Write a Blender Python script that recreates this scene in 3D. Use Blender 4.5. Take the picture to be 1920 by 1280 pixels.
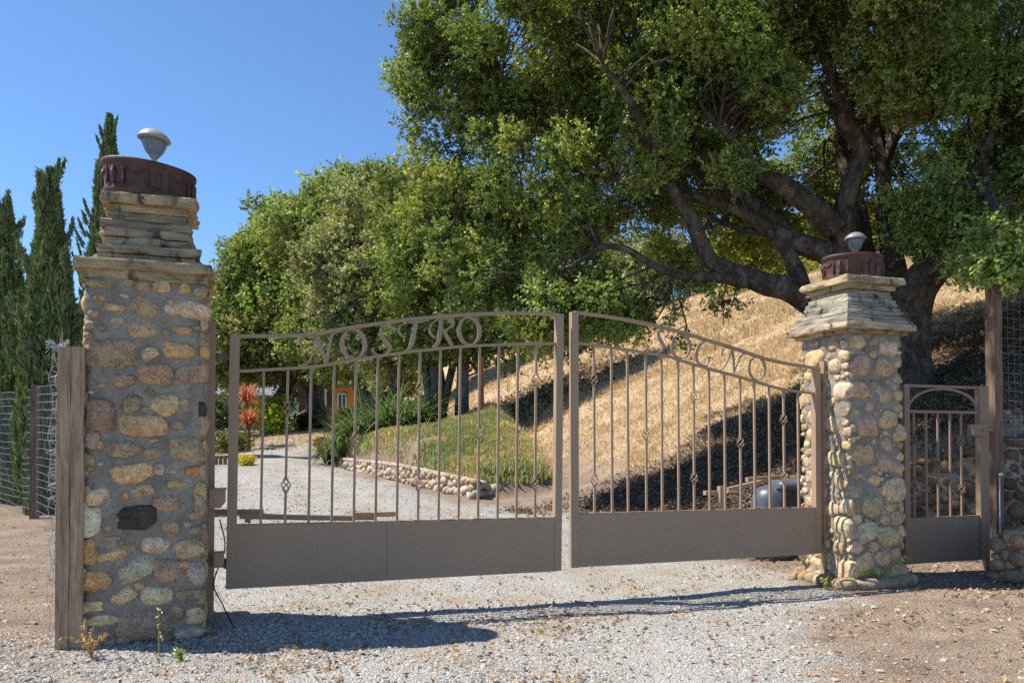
import bpy, bmesh, math, random
import numpy as np
from mathutils import Vector
R_ = math.radians
random.seed(7)
rng = np.random.default_rng(7)
for o in list(bpy.data.objects):
    bpy.data.objects.remove(o)
scene = bpy.context.scene
COL = scene.collection

# ------------------------------------------------------------------ camera
F, CX, YPP, PITCH, EYE = 1500.0, 960.0, 808.0, R_(1.0), 1.05
cam_d = bpy.data.cameras.new("camera")
cam = bpy.data.objects.new("camera", cam_d)
COL.objects.link(cam)
cam.location = (0, 0, EYE)
cam.rotation_euler = (R_(90) + PITCH, 0, 0)
cam_d.sensor_width = 36
cam_d.lens = 36 * F / 1920
cam_d.shift_y = (YPP - 640) / 1920
cam_d.clip_start = 0.05
cam_d.clip_end = 6000
scene.camera = cam
# ------------------------------------------------------------------ light
SUN_EL, SUN_AZ = R_(55.8), math.atan2(0.073, -0.997)      # direction towards the sun, angle from +X
sdir = Vector((math.cos(SUN_EL) * math.cos(SUN_AZ), math.cos(SUN_EL) * math.sin(SUN_AZ), math.sin(SUN_EL)))
w = bpy.data.worlds.new("World")
scene.world = w
w.use_nodes = True
nt = w.node_tree
nt.nodes.clear()
sky = nt.nodes.new("ShaderNodeTexSky")
sky.sky_type = 'NISHITA'
sky.sun_disc = False
sky.sun_elevation = SUN_EL
sky.sun_rotation = math.pi / 2 - SUN_AZ
sky.altitude = 1700
sky.air_density = 0.85
sky.dust_density = 0.0
sky.ozone_density = 4.0
bg = nt.nodes.new("ShaderNodeBackground")
bg.inputs[1].default_value = 0.125
wo = nt.nodes.new("ShaderNodeOutputWorld")
tn = nt.nodes.new("ShaderNodeMixRGB")
tn.blend_type = 'MULTIPLY'
tn.inputs[0].default_value = 1
tn.inputs[2].default_value = (.76, .9, .95, 1)      # clear, dry inland air
nt.links.new(sky.outputs[0], tn.inputs[1])
nt.links.new(tn.outputs[0], bg.inputs[0])
nt.links.new(bg.outputs[0], wo.inputs[0])
sl = bpy.data.lights.new("sun", 'SUN')
sl.energy = 4.2
sl.angle = R_(0.53)
sl.color = (1.0, 0.95, 0.87)
so = bpy.data.objects.new("sun", sl)
COL.objects.link(so)
so.location = (-20, 5, 30)
so.rotation_euler = sdir.to_track_quat('Z', 'Y').to_euler()
scene.view_settings.view_transform = 'Standard'
scene.view_settings.look = 'None'
scene.view_settings.exposure = 0.92
scene.view_settings.gamma = 1.0
scene.render.engine = 'CYCLES'
scene.cycles.max_bounces = 6
scene.cycles.diffuse_bounces = 3
scene.cycles.transmission_bounces = 4
scene.cycles.glossy_bounces = 2
scene.cycles.use_denoising = False

# ------------------------------------------------------------------ helpers
def P(px, py, Y):
    a, b = px - CX, YPP - py
    d = np.array((a, F * math.cos(PITCH) - b * math.sin(PITCH), F * math.sin(PITCH) + b * math.cos(PITCH)))
    d = d * (Y / d[1])
    return np.array((d[0], d[1], d[2] + EYE))
GO = np.array((-1.674, 4.737, 0.0))      # gate line: origin, direction, normal to the road
GU = np.array((0.9412, 0.3378, 0.0))
GN = np.array((0.3378, -0.9412, 0.0))
UP = np.array((0, 0, 1.0))
def G(px, py):
    a, b = px - CX, YPP - py
    d = np.array((a, F * math.cos(PITCH) - b * math.sin(PITCH), F * math.sin(PITCH) + b * math.cos(PITCH)))
    t = (GO @ GN) / (d @ GN)
    p = d * t
    return np.array(((p - GO) @ GU, p[2] + EYE))
def g3(u, off, z):
    return GO + GU * u + GN * off + UP * z

def _h(n):
    n = (n ^ 61) ^ (n >> 16)
    n = (n + (n << 3)) & 0xffffffff
    n = n ^ (n >> 4)
    n = (n * 0x27d4eb2d) & 0xffffffff
    return (n ^ (n >> 15)) & 0xffffffff
def vn(x, y, z=0.0, seed=0):
    x, y, z = np.broadcast_arrays(np.asarray(x, float), np.asarray(y, float), np.asarray(z, float))
    xi, yi, zi = np.floor(x), np.floor(y), np.floor(z)
    fx, fy, fz = x - xi, y - yi, z - zi
    fx, fy, fz = [f * f * (3 - 2 * f) for f in (fx, fy, fz)]
    xi, yi, zi = [a.astype(np.int64) for a in (xi, yi, zi)]
    r = 0
    for a in (0, 1):
        for b in (0, 1):
            for c in (0, 1):
                k = ((xi + a) * 73856093 ^ (yi + b) * 19349663 ^ (zi + c) * 83492791 ^ seed * 2654435) & 0xffffffff
                v = _h(k) / 4294967295.0
                r = r + v * (fx if a else 1 - fx) * (fy if b else 1 - fy) * (fz if c else 1 - fz)
    return r * 2 - 1
def fbm(x, y, z=0.0, seed=0, o=3):
    s, a, t = 0, 1.0, 0
    for i in range(o):
        s = s + a * vn(np.asarray(x) * 2 ** i, np.asarray(y) * 2 ** i, np.asarray(z) * 2 ** i, seed + i)
        t += a
        a *= .5
    return s / t
def sst(x, a, b):
    t = np.clip((np.asarray(x, float) - a) / (b - a), 0, 1)
    return t * t * (3 - 2 * t)
def nrm(v):
    v = np.asarray(v, float)
    return v / np.maximum(np.linalg.norm(v, axis=-1, keepdims=True), 1e-9)

class MB:
    """collects pieces; build() links them as ONE mesh object"""
    def __init__(s):
        s.v, s.fl, s.ft, s.c, s.mi, s.sm, s.n = [], [], [], [], [], [], 0
    def add(s, v, f, col=(1, 1, 1), mi=0, smooth=False):
        v = np.asarray(v, float).reshape(-1, 3)
        c = np.asarray(col, float)
        if c.ndim == 1:
            c = np.tile(c[:3], (len(v), 1))
        if isinstance(f, np.ndarray):
            s.fl.append((f + s.n).ravel())
            s.ft.append(np.full(len(f), f.shape[1]))
            k = len(f)
        else:
            s.fl.append(np.array([i for q in f for i in q], int) + s.n)
            s.ft.append(np.array([len(q) for q in f], int))
            k = len(f)
        s.v.append(v); s.c.append(c)
        s.mi.append(np.full(k, mi)); s.sm.append(np.full(k, smooth))
        s.n += len(v)
        return s
    def box(s, o, u, v, w, col=(1, 1, 1), mi=0):
        o, u, v, w = [np.asarray(a, float) for a in (o, u, v, w)]
        vs = [o, o + u, o + u + v, o + v, o + w, o + u + w, o + u + v + w, o + v + w]
        fs = [(0, 3, 2, 1), (4, 5, 6, 7), (0, 1, 5, 4), (1, 2, 6, 5), (2, 3, 7, 6), (3, 0, 4, 7)]
        if np.dot(np.cross(u, v), w) < 0:
            fs = [q[::-1] for q in fs]
        return s.add(vs, fs, col, mi)
    def build(s, name, mats, parent=None, origin=None):
        me = bpy.data.meshes.new(name)
        v = np.concatenate(s.v)
        org = np.zeros(3) if origin is None else np.asarray(origin, float)
        if parent is not None:
            org = np.array(parent["_org"])
        v = v - org
        fl, ft = np.concatenate(s.fl), np.concatenate(s.ft)
        me.vertices.add(len(v)); me.vertices.foreach_set("co", v.ravel().astype(np.float32))
        me.loops.add(len(fl)); me.loops.foreach_set("vertex_index", fl.astype(np.int32))
        me.polygons.add(len(ft))
        me.polygons.foreach_set("loop_start", np.concatenate(([0], np.cumsum(ft)[:-1])).astype(np.int32))
        me.polygons.foreach_set("material_index", np.concatenate(s.mi).astype(np.int32))
        me.polygons.foreach_set("use_smooth", np.concatenate(s.sm))
        me.update(calc_edges=True)
        a = me.color_attributes.new("Col", 'FLOAT_COLOR', 'POINT')
        c = np.concatenate(s.c)
        c = c if c.shape[1] == 4 else np.hstack([c, np.ones((len(c), 1))])
        a.data.foreach_set("color", c.ravel().astype(np.float32))
        for m in (mats if isinstance(mats, (list, tuple)) else [mats]):
            me.materials.append(m)
        o = bpy.data.objects.new(name, me)
        COL.objects.link(o)
        if parent is not None:
            o.parent = parent
        else:
            o.location = org
        o["_org"] = [float(x) for x in org]
        return o
def tag(o, label, cat=None, group=None, kind=None):
    if label: o["label"] = label
    if cat: o["category"] = cat
    if group: o["group"] = group
    if kind: o["kind"] = kind
    return o
def thing(name, loc, label, cat, group=None):
    o = bpy.data.objects.new(name, None)
    o.empty_display_size = .1
    COL.objects.link(o)
    o.location = [float(x) for x in loc]
    o["_org"] = [float(x) for x in loc]
    return tag(o, label, cat, group)
def copy_tree(o, loc, rz=0, sc=1, label=None, parent=None):
    c = o.copy(); COL.objects.link(c); c.parent = parent
    if parent is None:
        c.location = [float(x) for x in loc]; c.rotation_euler = (0, 0, rz)
        c.scale = (sc, sc, sc) if not isinstance(sc, tuple) else sc
        if label: c["label"] = label
    for ch in o.children:
        copy_tree(ch, None, parent=c)
    return c

def cr(pts, n=6):
    """catmull-rom through rows of any width"""
    p = np.asarray(pts, float)
    if len(p) < 3:
        t = np.linspace(0, 1, n + 1)[:, None]
        return p[0] * (1 - t) + p[1] * t
    q = np.vstack([2 * p[0] - p[1], p, 2 * p[-1] - p[-2]])
    out = []
    for i in range(1, len(q) - 2):
        for k in range(n):
            t = k / n
            out.append(.5 * ((2 * q[i]) + (-q[i - 1] + q[i + 1]) * t + (2 * q[i - 1] - 5 * q[i] + 4 * q[i + 1] - q[i + 2]) * t * t + (-q[i - 1] + 3 * q[i] - 3 * q[i + 1] + q[i + 2]) * t ** 3))
    out.append(p[-1])
    return np.array(out)
def tube(mb, pts, rad, ns=8, col=(1, 1, 1), mi=0, smooth=True, rough=0, seed=0, cap=True):
    p = np.asarray(pts, float)
    n = len(p)
    rad = np.broadcast_to(np.asarray(rad, float), (n,))
    t = nrm(np.gradient(p, axis=0))
    a = np.array((0, 0, 1.0)) if abs(t[0][2]) < .9 else np.array((1.0, 0, 0))
    N = np.zeros((n, 3))
    N[0] = nrm(np.cross(t[0], a))
    for i in range(1, n):
        v = N[i - 1] - t[i] * (N[i - 1] @ t[i])
        N[i] = nrm(v)
    B = np.cross(t, N)
    th = np.arange(ns) * 2 * math.pi / ns
    ring = N[:, None, :] * np.cos(th)[None, :, None] + B[:, None, :] * np.sin(th)[None, :, None]
    rr = rad[:, None] * np.ones((1, ns))
    if rough:
        s = np.cumsum(np.r_[0, np.linalg.norm(np.diff(p, axis=0), axis=1)])
        mr = max(rad.max(), .01)
        rr = rr * (1 + rough * fbm(np.cos(th)[None, :] * 1.8 + seed, np.sin(th)[None, :] * 1.8, s[:, None] / mr * .35, seed, 3)
                   + rough * .45 * vn(np.cos(th)[None, :] * 5 + seed, np.sin(th)[None, :] * 5, s[:, None] / mr * .5, seed + 9))
    v = (p[:, None, :] + ring * rr[:, :, None]).reshape(-1, 3)
    i = np.arange(n - 1)[:, None] * ns
    j = np.arange(ns)[None, :]
    j2 = (j + 1) % ns
    f = np.stack([i + j, i + j2, i + ns + j2, i + ns + j], -1).reshape(-1, 4)
    mb.add(v, f, col, mi, smooth)
    if cap:
        mb.add(v[:ns], [tuple(range(ns))[::-1]], col, mi)
        mb.add(v[-ns:], [tuple(range(ns))], col, mi)
def bar(mb, a, b, wu, wn, U=GU, N=GN, col=(1, 1, 1), mi=0):
    """rectangular bar from a to b, section wu along U and wn along N"""
    a, b = np.asarray(a, float), np.asarray(b, float)
    mb.box(a - U * wu / 2 - N * wn / 2, U * wu, N * wn, b - a, col, mi)
def sweep(mb, pts, h, d, N=GN, col=(1, 1, 1)):
    """flat bar following pts in the plane whose normal is N; h = section height, d = depth along N"""
    p = np.asarray(pts, float)
    t = nrm(np.gradient(p, axis=0))
    s = np.cross(t, N)
    h = np.broadcast_to(np.asarray(h, float), (len(p),))[:, None]
    q = np.stack([p + s * h / 2 + N * d / 2, p - s * h / 2 + N * d / 2, p - s * h / 2 - N * d / 2, p + s * h / 2 - N * d / 2], 1).reshape(-1, 3)
    fs = []
    for i in range(len(p) - 1):
        for k in range(4):
            a, b = i * 4 + k, i * 4 + (k + 1) % 4
            fs.append((a, b, b + 4, a + 4))
    e = (len(p) - 1) * 4
    fs += [(3, 2, 1, 0), (e, e + 1, e + 2, e + 3)]
    mb.add(q, fs, col)
def lathe(mb, prof, c, ns=24, sx=1, sy=1, rot=0, tilt=(0, 0), col=(1, 1, 1), mi=0, smooth=True):
    prof = np.asarray(prof, float)
    th = np.arange(ns) * 2 * math.pi / ns
    x = prof[:, 0][:, None] * np.cos(th) * sx
    y = prof[:, 0][:, None] * np.sin(th) * sy
    z = prof[:, 1][:, None] + 0 * th
    ca, sa = math.cos(rot), math.sin(rot)
    X, Y = x * ca - y * sa, x * sa + y * ca
    z = z + X * tilt[0] + Y * tilt[1]
    v = np.stack([X + c[0], Y + c[1], z + c[2]], -1).reshape(-1, 3)
    n = len(prof)
    i = np.arange(n - 1)[:, None] * ns; j = np.arange(ns)[None, :]; j2 = (j + 1) % ns
    mb.add(v, np.stack([i + j, i + j2, i + ns + j2, i + ns + j], -1).reshape(-1, 4), col, mi, smooth)

# ------------------------------------------------------------------ materials
class NT:
    def __init__(s, name):
        s.m = bpy.data.materials.new(name); s.m.use_nodes = True
        s.t = s.m.node_tree; s.t.nodes.clear()
        s.out = s.t.nodes.new("ShaderNodeOutputMaterial")
    def n(s, typ, ins=None, **kw):
        nd = s.t.nodes.new("ShaderNode" + typ)
        for k, v in kw.items(): setattr(nd, k, v)
        for k, v in (ins or {}).items():
            if isinstance(v, bpy.types.NodeSocket): s.t.links.new(v, nd.inputs[k])
            else: nd.inputs[k].default_value = v
        return nd
    def l(s, a, b): s.t.links.new(a, b)
    def noise(s, sc, det=4, rough=.55, vec=None, dist=0):
        i = {"Scale": sc, "Detail": det, "Roughness": rough, "Distortion": dist}
        if vec is not None: i["Vector"] = vec
        return s.n("TexNoise", i).outputs["Fac"]
    def ramp(s, fac, stops, interp='LINEAR'):
        r = s.n("ValToRGB", {"Fac": fac}); cr_ = r.color_ramp; cr_.interpolation = interp
        while len(cr_.elements) < len(stops): cr_.elements.new(.5)
        for e, (p, c) in zip(cr_.elements, stops):
            e.position = p; e.color = (*c, 1) if len(c) == 3 else c
        return r.outputs["Color"]
    def mix(s, fac, a, b, mode='MIX'):
        m = s.n("MixRGB", {"Fac": fac, "Color1": a, "Color2": b}, blend_type=mode)
        return m.outputs[0]
    def math(s, op, a, b=0.0):
        return s.n("Math", {0: a, 1: b}, operation=op).outputs[0]
    def bump(s, h, strength=.5, dist=.01, normal=None):
        i = {"Height": h, "Strength": strength, "Distance": dist}
        if normal is not None: i["Normal"] = normal
        return s.n("Bump", i).outputs[0]
    def bsdf(s, col, rough=.8, normal=None, metal=0, spec=.3):
        i = {"Base Color": col, "Roughness": rough, "Metallic": metal, "Specular IOR Level": spec}
        if normal is not None: i["Normal"] = normal
        return s.n("BsdfPrincipled", i).outputs[0]
    def done(s, sh):
        s.l(sh, s.out.inputs[0]); return s.m
def g4(v): return (v, v, v, 1)
def c4(*c): return (*c, 1)
def objvec(t, sc=(1, 1, 1)):
    tc = t.n("TexCoord")
    return t.n("Mapping", {"Vector": tc.outputs["Object"], "Scale": sc}).outputs[0]

def m_stone():
    t = NT("stone"); v = objvec(t)
    c = t.n("Attribute", attribute_name="Col").outputs["Color"]
    sp = t.ramp(t.noise(130, 3, .75, v), [(.33, (.3, .27, .25)), (.44, (.85, .82, .79)), (.56, (1.1, 1.08, 1.04)), (.68, (1.5, 1.45, 1.35))])
    big = t.ramp(t.noise(14, 4, .6, v), [(.3, (.68, .62, .58)), (.55, (1.02, 1, 1)), (.75, (1.2, 1.12, .98))])
    lich = t.ramp(t.noise(38, 5, .7, v), [(.36, (.7, .66, .62)), (.5, (1.03, 1, .97))])
    cc = t.mix(1, t.mix(1, t.mix(1, c, sp, 'MULTIPLY'), big, 'MULTIPLY'), lich, 'MULTIPLY')
    b = t.bump(t.noise(60, 6, .7, v), .55, .012)
    b = t.bump(t.noise(230, 3, .6, v), .5, .004, b)
    return t.done(t.bsdf(cc, .85, b, spec=.2))
def m_mortar():
    t = NT("mortar"); v = objvec(t)
    c = t.ramp(t.noise(9, 6, .65, v, .4), [(.3, (.21, .175, .135)), (.5, (.29, .25, .2)), (.62, (.36, .315, .255)), (.8, (.5, .45, .38))])
    c = t.mix(1, c, t.ramp(t.noise(120, 4, .7, v), [(.3, (.6, .6, .6)), (.5, (1, 1, 1)), (.7, (1.25, 1.22, 1.18))]), 'MULTIPLY')
    b = t.bump(t.noise(26, 6, .65, v), .8, .02)
    b = t.bump(t.noise(150, 4, .7, v), .6, .006, b)
    return t.done(t.bsdf(c, .92, b, spec=.15))
def m_flag():
    t = NT("sandstone_slab"); v = objvec(t, (1, 1, 5))
    a = t.n("Attribute", attribute_name="Col").outputs["Color"]
    c = t.ramp(t.noise(7, 5, .7, v, .3), [(.28, (.25, .22, .2)), (.45, (.8, .76, .7)), (.6, (1.05, 1, .92)), (.78, (1.35, 1.25, 1.1))])
    c = t.mix(1, a, c, 'MULTIPLY')
    st = t.ramp(t.noise(9, 3, .5, objvec(t, (1.4, 1.4, .5))), [(.3, (.12, .12, .12)), (.42, (1, 1, 1))])
    c = t.mix(.85, c, st, 'MULTIPLY')
    b = t.bump(t.noise(22, 6, .7, v), .8, .018)
    b = t.bump(t.noise(160, 3, .6, v), .5, .004, b)
    return t.done(t.bsdf(c, .88, b, spec=.2))
def m_paint(name, col, rough=.55, dirt=.25, spec=.35):
    t = NT(name); v = objvec(t)
    c = t.mix(t.math('MULTIPLY', t.noise(6, 6, .7, v), dirt), c4(*col), c4(col[0] * 1.5 + .02, col[1] * 1.45 + .02, col[2] * 1.35 + .02))
    c = t.mix(t.ramp(t.noise(45, 4, .7, v), [(.66, (0, 0, 0)), (.72, (1, 1, 1))]), c, c4(col[0] * .6, col[1] * .55, col[2] * .5))
    c = t.mix(t.ramp(t.noise(90, 2, .5, objvec(t, (1, 1, .25))), [(.7, (0, 0, 0)), (.74, (.45, .45, .45))]), c, c4(.35, .31, .26))
    b = t.bump(t.noise(80, 3, .6, v), .12, .002)
    b = t.bump(t.noise(2.5, 2, .5, v), .25, .02, b)
    r = t.ramp(t.noise(12, 4, .6, v), [(.3, g4(rough - .1)[:3]), (.7, g4(rough + .15)[:3])])
    nd = t.n("BsdfPrincipled", {"Base Color": c, "Roughness": r, "Normal": b, "Specular IOR Level": spec})
    return t.done(nd.outputs[0])
def m_wood(name, ca, cb, sc=(14, 14, 1.2)):
    t = NT(name); v = objvec(t, sc)
    c = t.ramp(t.noise(3, 6, .7, v, .5), [(.25, tuple(x * .35 for x in ca)), (.42, ca), (.6, cb), (.8, tuple(min(x * 1.3, 1) for x in cb))])
    b = t.bump(t.noise(5, 6, .7, v, .3), .7, .01)
    return t.done(t.bsdf(c, .85, b, spec=.2))
def m_bark(name, ca, cb, cc, sc=1.0):
    t = NT(name); v = objvec(t, (1, 1, .55))
    n1 = t.noise(9 * sc, 8, .72, v, .8)
    vo = t.n("TexVoronoi", {"Vector": v, "Scale": 14 * sc, "Randomness": 1.0}, feature='DISTANCE_TO_EDGE').outputs["Distance"]
    c = t.ramp(n1, [(.3, ca), (.48, cb), (.66, cc)])
    c = t.mix(t.ramp(vo, [(.0, (.3, .3, .3)), (.1, (0, 0, 0))]), c, c4(*[x * .5 for x in ca]))
    b = t.bump(vo, .35, .03)
    b = t.bump(n1, 1.0, .09, b)
    b = t.bump(t.noise(30 * sc, 5, .7, v, 1.0), .7, .025, b)
    return t.done(t.bsdf(c, .9, b, spec=.15))
def m_leaf(name, trans=.36, rough=.5, spec=.33, tint=(1.3, 1.25, .5)):
    t = NT(name)
    c = t.n("Attribute", attribute_name="Col").outputs["Color"]
    p = t.bsdf(c, rough, spec=spec)
    tr = t.n("BsdfTranslucent", {"Color": t.mix(1, c, c4(*tint), 'MULTIPLY')}).outputs[0]
    return t.done(t.n("MixShader", {0: trans, 1: p, 2: tr}).outputs[0])
def m_attr(name, rough=.8, spec=.2, nscale=60):
    t = NT(name); v = objvec(t)
    c = t.n("Attribute", attribute_name="Col").outputs["Color"]
    c = t.mix(1, c, t.ramp(t.noise(nscale, 4, .6, v), [(.3, (.75, .75, .75)), (.6, (1.08, 1.08, 1.08))]), 'MULTIPLY')
    return t.done(t.bsdf(c, rough, spec=spec))
def m_ground():
    t = NT("ground_mix")
    g = t.n("NewGeometry").outputs["Position"]
    msk = t.n("SeparateColor", {0: t.n("Attribute", attribute_name="Col").outputs["Color"]})
    mg, mh, ml = msk.outputs[0], msk.outputs[1], msk.outputs[2]
    pwm = t.n('Attribute', attribute_name='Col').outputs['Alpha']
    # dirt
    dirt = t.ramp(t.noise(2.2, 7, .65, g), [(.3, (.2, .15, .11)), (.5, (.29, .222, .168)), (.7, (.38, .3, .23))])
    dv = t.n("TexVoronoi", {"Vector": g, "Scale": 55, "Randomness": 1.0})
    dirt = t.mix(1, dirt, t.ramp(t.noise(85, 4, .7, g), [(.3, (.6, .58, .55)), (.5, (1, 1, 1)), (.72, (1.35, 1.3, 1.25))]), 'MULTIPLY')
    # gravel
    gv = t.n("TexVoronoi", {"Vector": g, "Scale": 85, "Randomness": 1.0})
    cell = t.n("SeparateColor", {0: gv.outputs["Color"]})
    grav = t.ramp(cell.outputs[0], [(0, (.16, .165, .17)), (.1, (.3, .3, .3)), (.4, (.38, .365, .34)), (.75, (.46, .44, .405)), (.9, (.55, .47, .37)), (1, (.62, .6, .57))])
    powder = t.ramp(t.noise(.9, 5, .6, g), [(.35, (.48, .455, .415)), (.65, (.38, .355, .32))])
    pm = t.ramp(t.noise(1.3, 5, .6, g), [(.4, (.85, .85, .85)), (.62, (.15, .15, .15))])
    pm = t.math('MULTIPLY', t.n('SeparateColor', {0: pm}).outputs[0], .55)
    grav = t.mix(t.math('MAXIMUM', pm, pwm), grav, powder)
    grav = t.mix(1, grav, t.ramp(t.noise(110, 3, .7, g), [(.3, (.66, .66, .66)), (.5, (1, 1, 1)), (.7, (1.2, 1.2, 1.2))]), 'MULTIPLY')
    brown = t.ramp(t.noise(1.7, 4, .6, g), [(.5, (0, 0, 0)), (.64, (.75, .75, .75))])
    grav = t.mix(brown, grav, c4(.38, .29, .2))
    # dry grass
    gs = t.n("Mapping", {"Vector": g, "Scale": (1, 1, 1)}).outputs[0]
    hay = t.ramp(t.noise(14, 7, .75, gs, .6), [(.25, (.3, .2, .11)), (.45, (.5, .36, .215)), (.62, (.62, .47, .3)), (.8, (.74, .61, .43))])
    hay = t.mix(t.ramp(t.noise(.55, 5, .6, g), [(.5, (0, 0, 0)), (.7, (.45, .45, .45))]), hay, c4(.4, .27, .15))
    hay = t.mix(t.ramp(t.noise(2.6, 4, .6, g), [(.63, (0, 0, 0)), (.7, (.55, .55, .55))]), hay, c4(.3, .24, .19))
    # litter: dark tones and pale flecks also imitate oak shade and sun dapples
    lv = t.n("TexVoronoi", {"Vector": g, "Scale": 40, "Randomness": 1.0})
    lc = t.n("SeparateColor", {0: lv.outputs["Color"]})
    litter_shade = t.ramp(lc.outputs[1], [(0, (.06, .045, .035)), (.55, (.13, .095, .07)), (.8, (.26, .185, .125)), (.95, (.5, .38, .26))])
    c = t.mix(mh, dirt, hay)
    c = t.mix(ml, c, litter_shade)
    c = t.mix(mg, c, grav)
    hb = t.math('ADD', t.math('MULTIPLY', gv.outputs["Distance"], -1.0), t.noise(30, 4, .6, g))
    b = t.bump(hb, .75, .02)
    b = t.bump(t.noise(9, 6, .7, g), .5, .06, b)
    b = t.bump(t.noise(160, 3, .6, g), .4, .006, b)
    return t.done(t.bsdf(c, .95, b, spec=.1))
M = dict(
    stone=m_stone(), mortar=m_mortar(), flag=m_flag(),
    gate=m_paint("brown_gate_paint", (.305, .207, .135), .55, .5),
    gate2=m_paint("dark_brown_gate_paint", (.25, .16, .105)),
    steel=m_paint("weathered_steel", (.12, .095, .075), .6, .4),
    wood=m_wood("weathered_timber", (.31, .2, .125), (.46, .32, .21)),
    redwood=m_wood("redwood_timber", (.28, .09, .04), (.4, .14, .06)),
    bark=m_bark("oak_bark", (.035, .026, .02), (.12, .088, .066), (.28, .215, .165)),
    wood_dark=m_wood("dark_timber", (.15, .095, .062), (.24, .16, .11)),
    bark2=m_bark("grey_bark", (.05, .045, .04), (.16, .145, .13), (.34, .32, .29), .5),
    leaf=m_leaf("oak_leaf"), grass=m_leaf("blade", .35, .6, .2, (1.1, 1.1, .8)),
    cyp=m_leaf("cypress_spray", .12, .6, .25),
    ground=m_ground(), pebble=m_attr("pebble", .9, .15, 200), flake=m_leaf("dry_leaf", .2, .7, .15, (1.1, 1, .8)),
    plain=m_attr("painted", .7, .25, 25),
)
# ------------------------------------------------------------------ terrain
ZY = ([-60, 8, 12.6, 20, 30, 38, 60, 120, 700], [0, 0, .2, .6, 1.35, 2.05, 3.2, 5, 9])
WX, WY = [2.6, 3.3, 4.5, 8, 20], [8.4, 8.3, 7.6, 8.2, 9]
DRY = [1, 3.5, 4.5, 5.5, 6.4, 9, 11.2, 12.8, 16, 20, 28, 38, 46]
DRX = [.9, 1.26, 1.5, 2.1, 2.4, 1.2, .1, -1.3, -2.9, -4.9, -7.2, -9.1, -10.6]
DLY = [1, 3.5, 4.2, 5, 8, 12, 16, 20, 28, 38, 46]
DLX = [-1.5, -1.95, -2.2, -2.3, -3.4, -5.2, -6.4, -7.1, -9.3, -11.5, -13.2]
def hd(X, Y):
    return .954 * (X - 2.4) + .298 * (Y - 8.5)
def mound_mask(X, Y):
    e = .888 * (X + .67) + .46 * (Y - 12.6)
    return sst(e, 0, .25) * sst(Y, 12.5, 12.9) * sst(-(X + .12 * (Y - 12)), -1.3, -.2) * (1 - sst(Y, 21, 24))
def zt(X, Y):
    X = np.asarray(X, float); Y = np.asarray(Y, float)
    z = np.interp(Y, *ZY)
    d = hd(X, Y) + .5 * fbm(X * .25, Y * .25, 0, 3, 2)
    sp = np.log1p(np.exp(np.clip(d * 2.2, -30, 60))) / 2.2
    sp = np.where(d > 25, d, sp)
    s2 = 22 * np.tanh(sp / 22)
    h = .45 * s2 + .45 * (1 - np.exp(-sp / 1.3))
    wy = np.interp(X, WX, WY)
    lim = .72 + .32 * np.clip(X - 3.4, 0, 1.4) + .75 * np.clip(Y - wy, 0, 99)
    h = np.where(X > 2.6, np.minimum(h, lim) * sst(Y - wy, .02, .2), h * sst(Y, 7.6, 9.0))
    z = z + h
    mm = mound_mask(X, Y)
    z = z + mm * (.25 + .72 * np.exp(-((X + .8) ** 2 / (2 * 2.9 ** 2) + (Y - 17.6) ** 2 / (2 * 2.6 ** 2))))
    e2 = sst(-(X + 6.8) - .0 * Y, 0, 8) * sst(Y, 10, 30)
    z = z - e2 * .5
    z = z + .035 * fbm(X * .6, Y * .6, 0, 11, 3) * sst(Y, 2, 6) + .012 * fbm(X * 4, Y * 4, 0, 17, 3)
    z = z + .05 * sst(Y, 9, 14) * fbm(X * 1.1, Y * 1.1, 0, 23, 3) * (1 - 0)
    # dirt bank at the right and left foreground
    z = z + .10 * sst(X, 1.9, 3.6) * (1 - sst(Y, 5.0, 5.8)) + .05 * sst(-X, 2.4, 3.2) * (1 - sst(Y, 9, 12))
    return z
def powder(X, Y):
    xc = np.interp(Y, [2, 3.5, 5, 7, 10, 13, 20, 38], [.6, .75, .95, .35, -.9, -2.6, -5.5, -10.0])
    n = fbm(X * .9, Y * .7, 0, 41, 3)
    a = np.exp(-((X - xc + n * .35) / .36) ** 2); b = np.exp(-((X - xc + 1.55 + n * .35) / .3) ** 2)
    return np.clip(np.maximum(a, b * .85) * (.8 + .5 * fbm(X * 3, Y * 3, 0, 43, 3)), 0, .95)
def masks(X, Y):
    n = fbm(X * 1.3, Y * 1.3, 0, 31, 4)
    n2 = fbm(X * 5, Y * 5, 0, 37, 3)
    xr = np.interp(Y, DRY, DRX); xl = np.interp(Y, DLY, DLX)
    w = .18 + .02 * np.abs(Y)
    gr = sst(xr - X + n * .5 + n2 * .2, -w, w) * sst(X - xl + n * .5 + n2 * .2, -w, w) * (1 - sst(Y, 42, 46))
    d = hd(X, Y)
    hay = sst(d + n * .8, .3, 1.6) * sst(Y, 8, 9)
    hay = np.maximum(hay, sst(Y + n * 3, 14, 17) * sst(X + n + .35 * (Y - 14), .2, 1.2))
    hay = np.maximum(hay, .5 * sst(Y, 22, 30))
    r1 = np.sqrt(((X - 4.2) / 4.6) ** 2 + ((Y - 10.1) / 2.8) ** 2) + n * .22 + n2 * .1  # leaf litter round the big oak, its dark tone also painting the crown's shade
    r2 = np.sqrt(((X + .2) / 3.6) ** 2 + ((Y - 22.5) / 3.2) ** 2) + n * .2  # hill patch darkened by colour where the mound oaks cast their shade
    litter_shade = np.clip(1 - sst(r1, .6, 1.08), 0, 1) * .95
    litter_shade = np.maximum(litter_shade, (1 - sst(r2, .5, 1.25)) * .6)
    litter_shade = litter_shade * sst(Y, 6.2, 7.4)
    return gr, hay * (1 - litter_shade * .3), litter_shade * (1 - gr)
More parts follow.
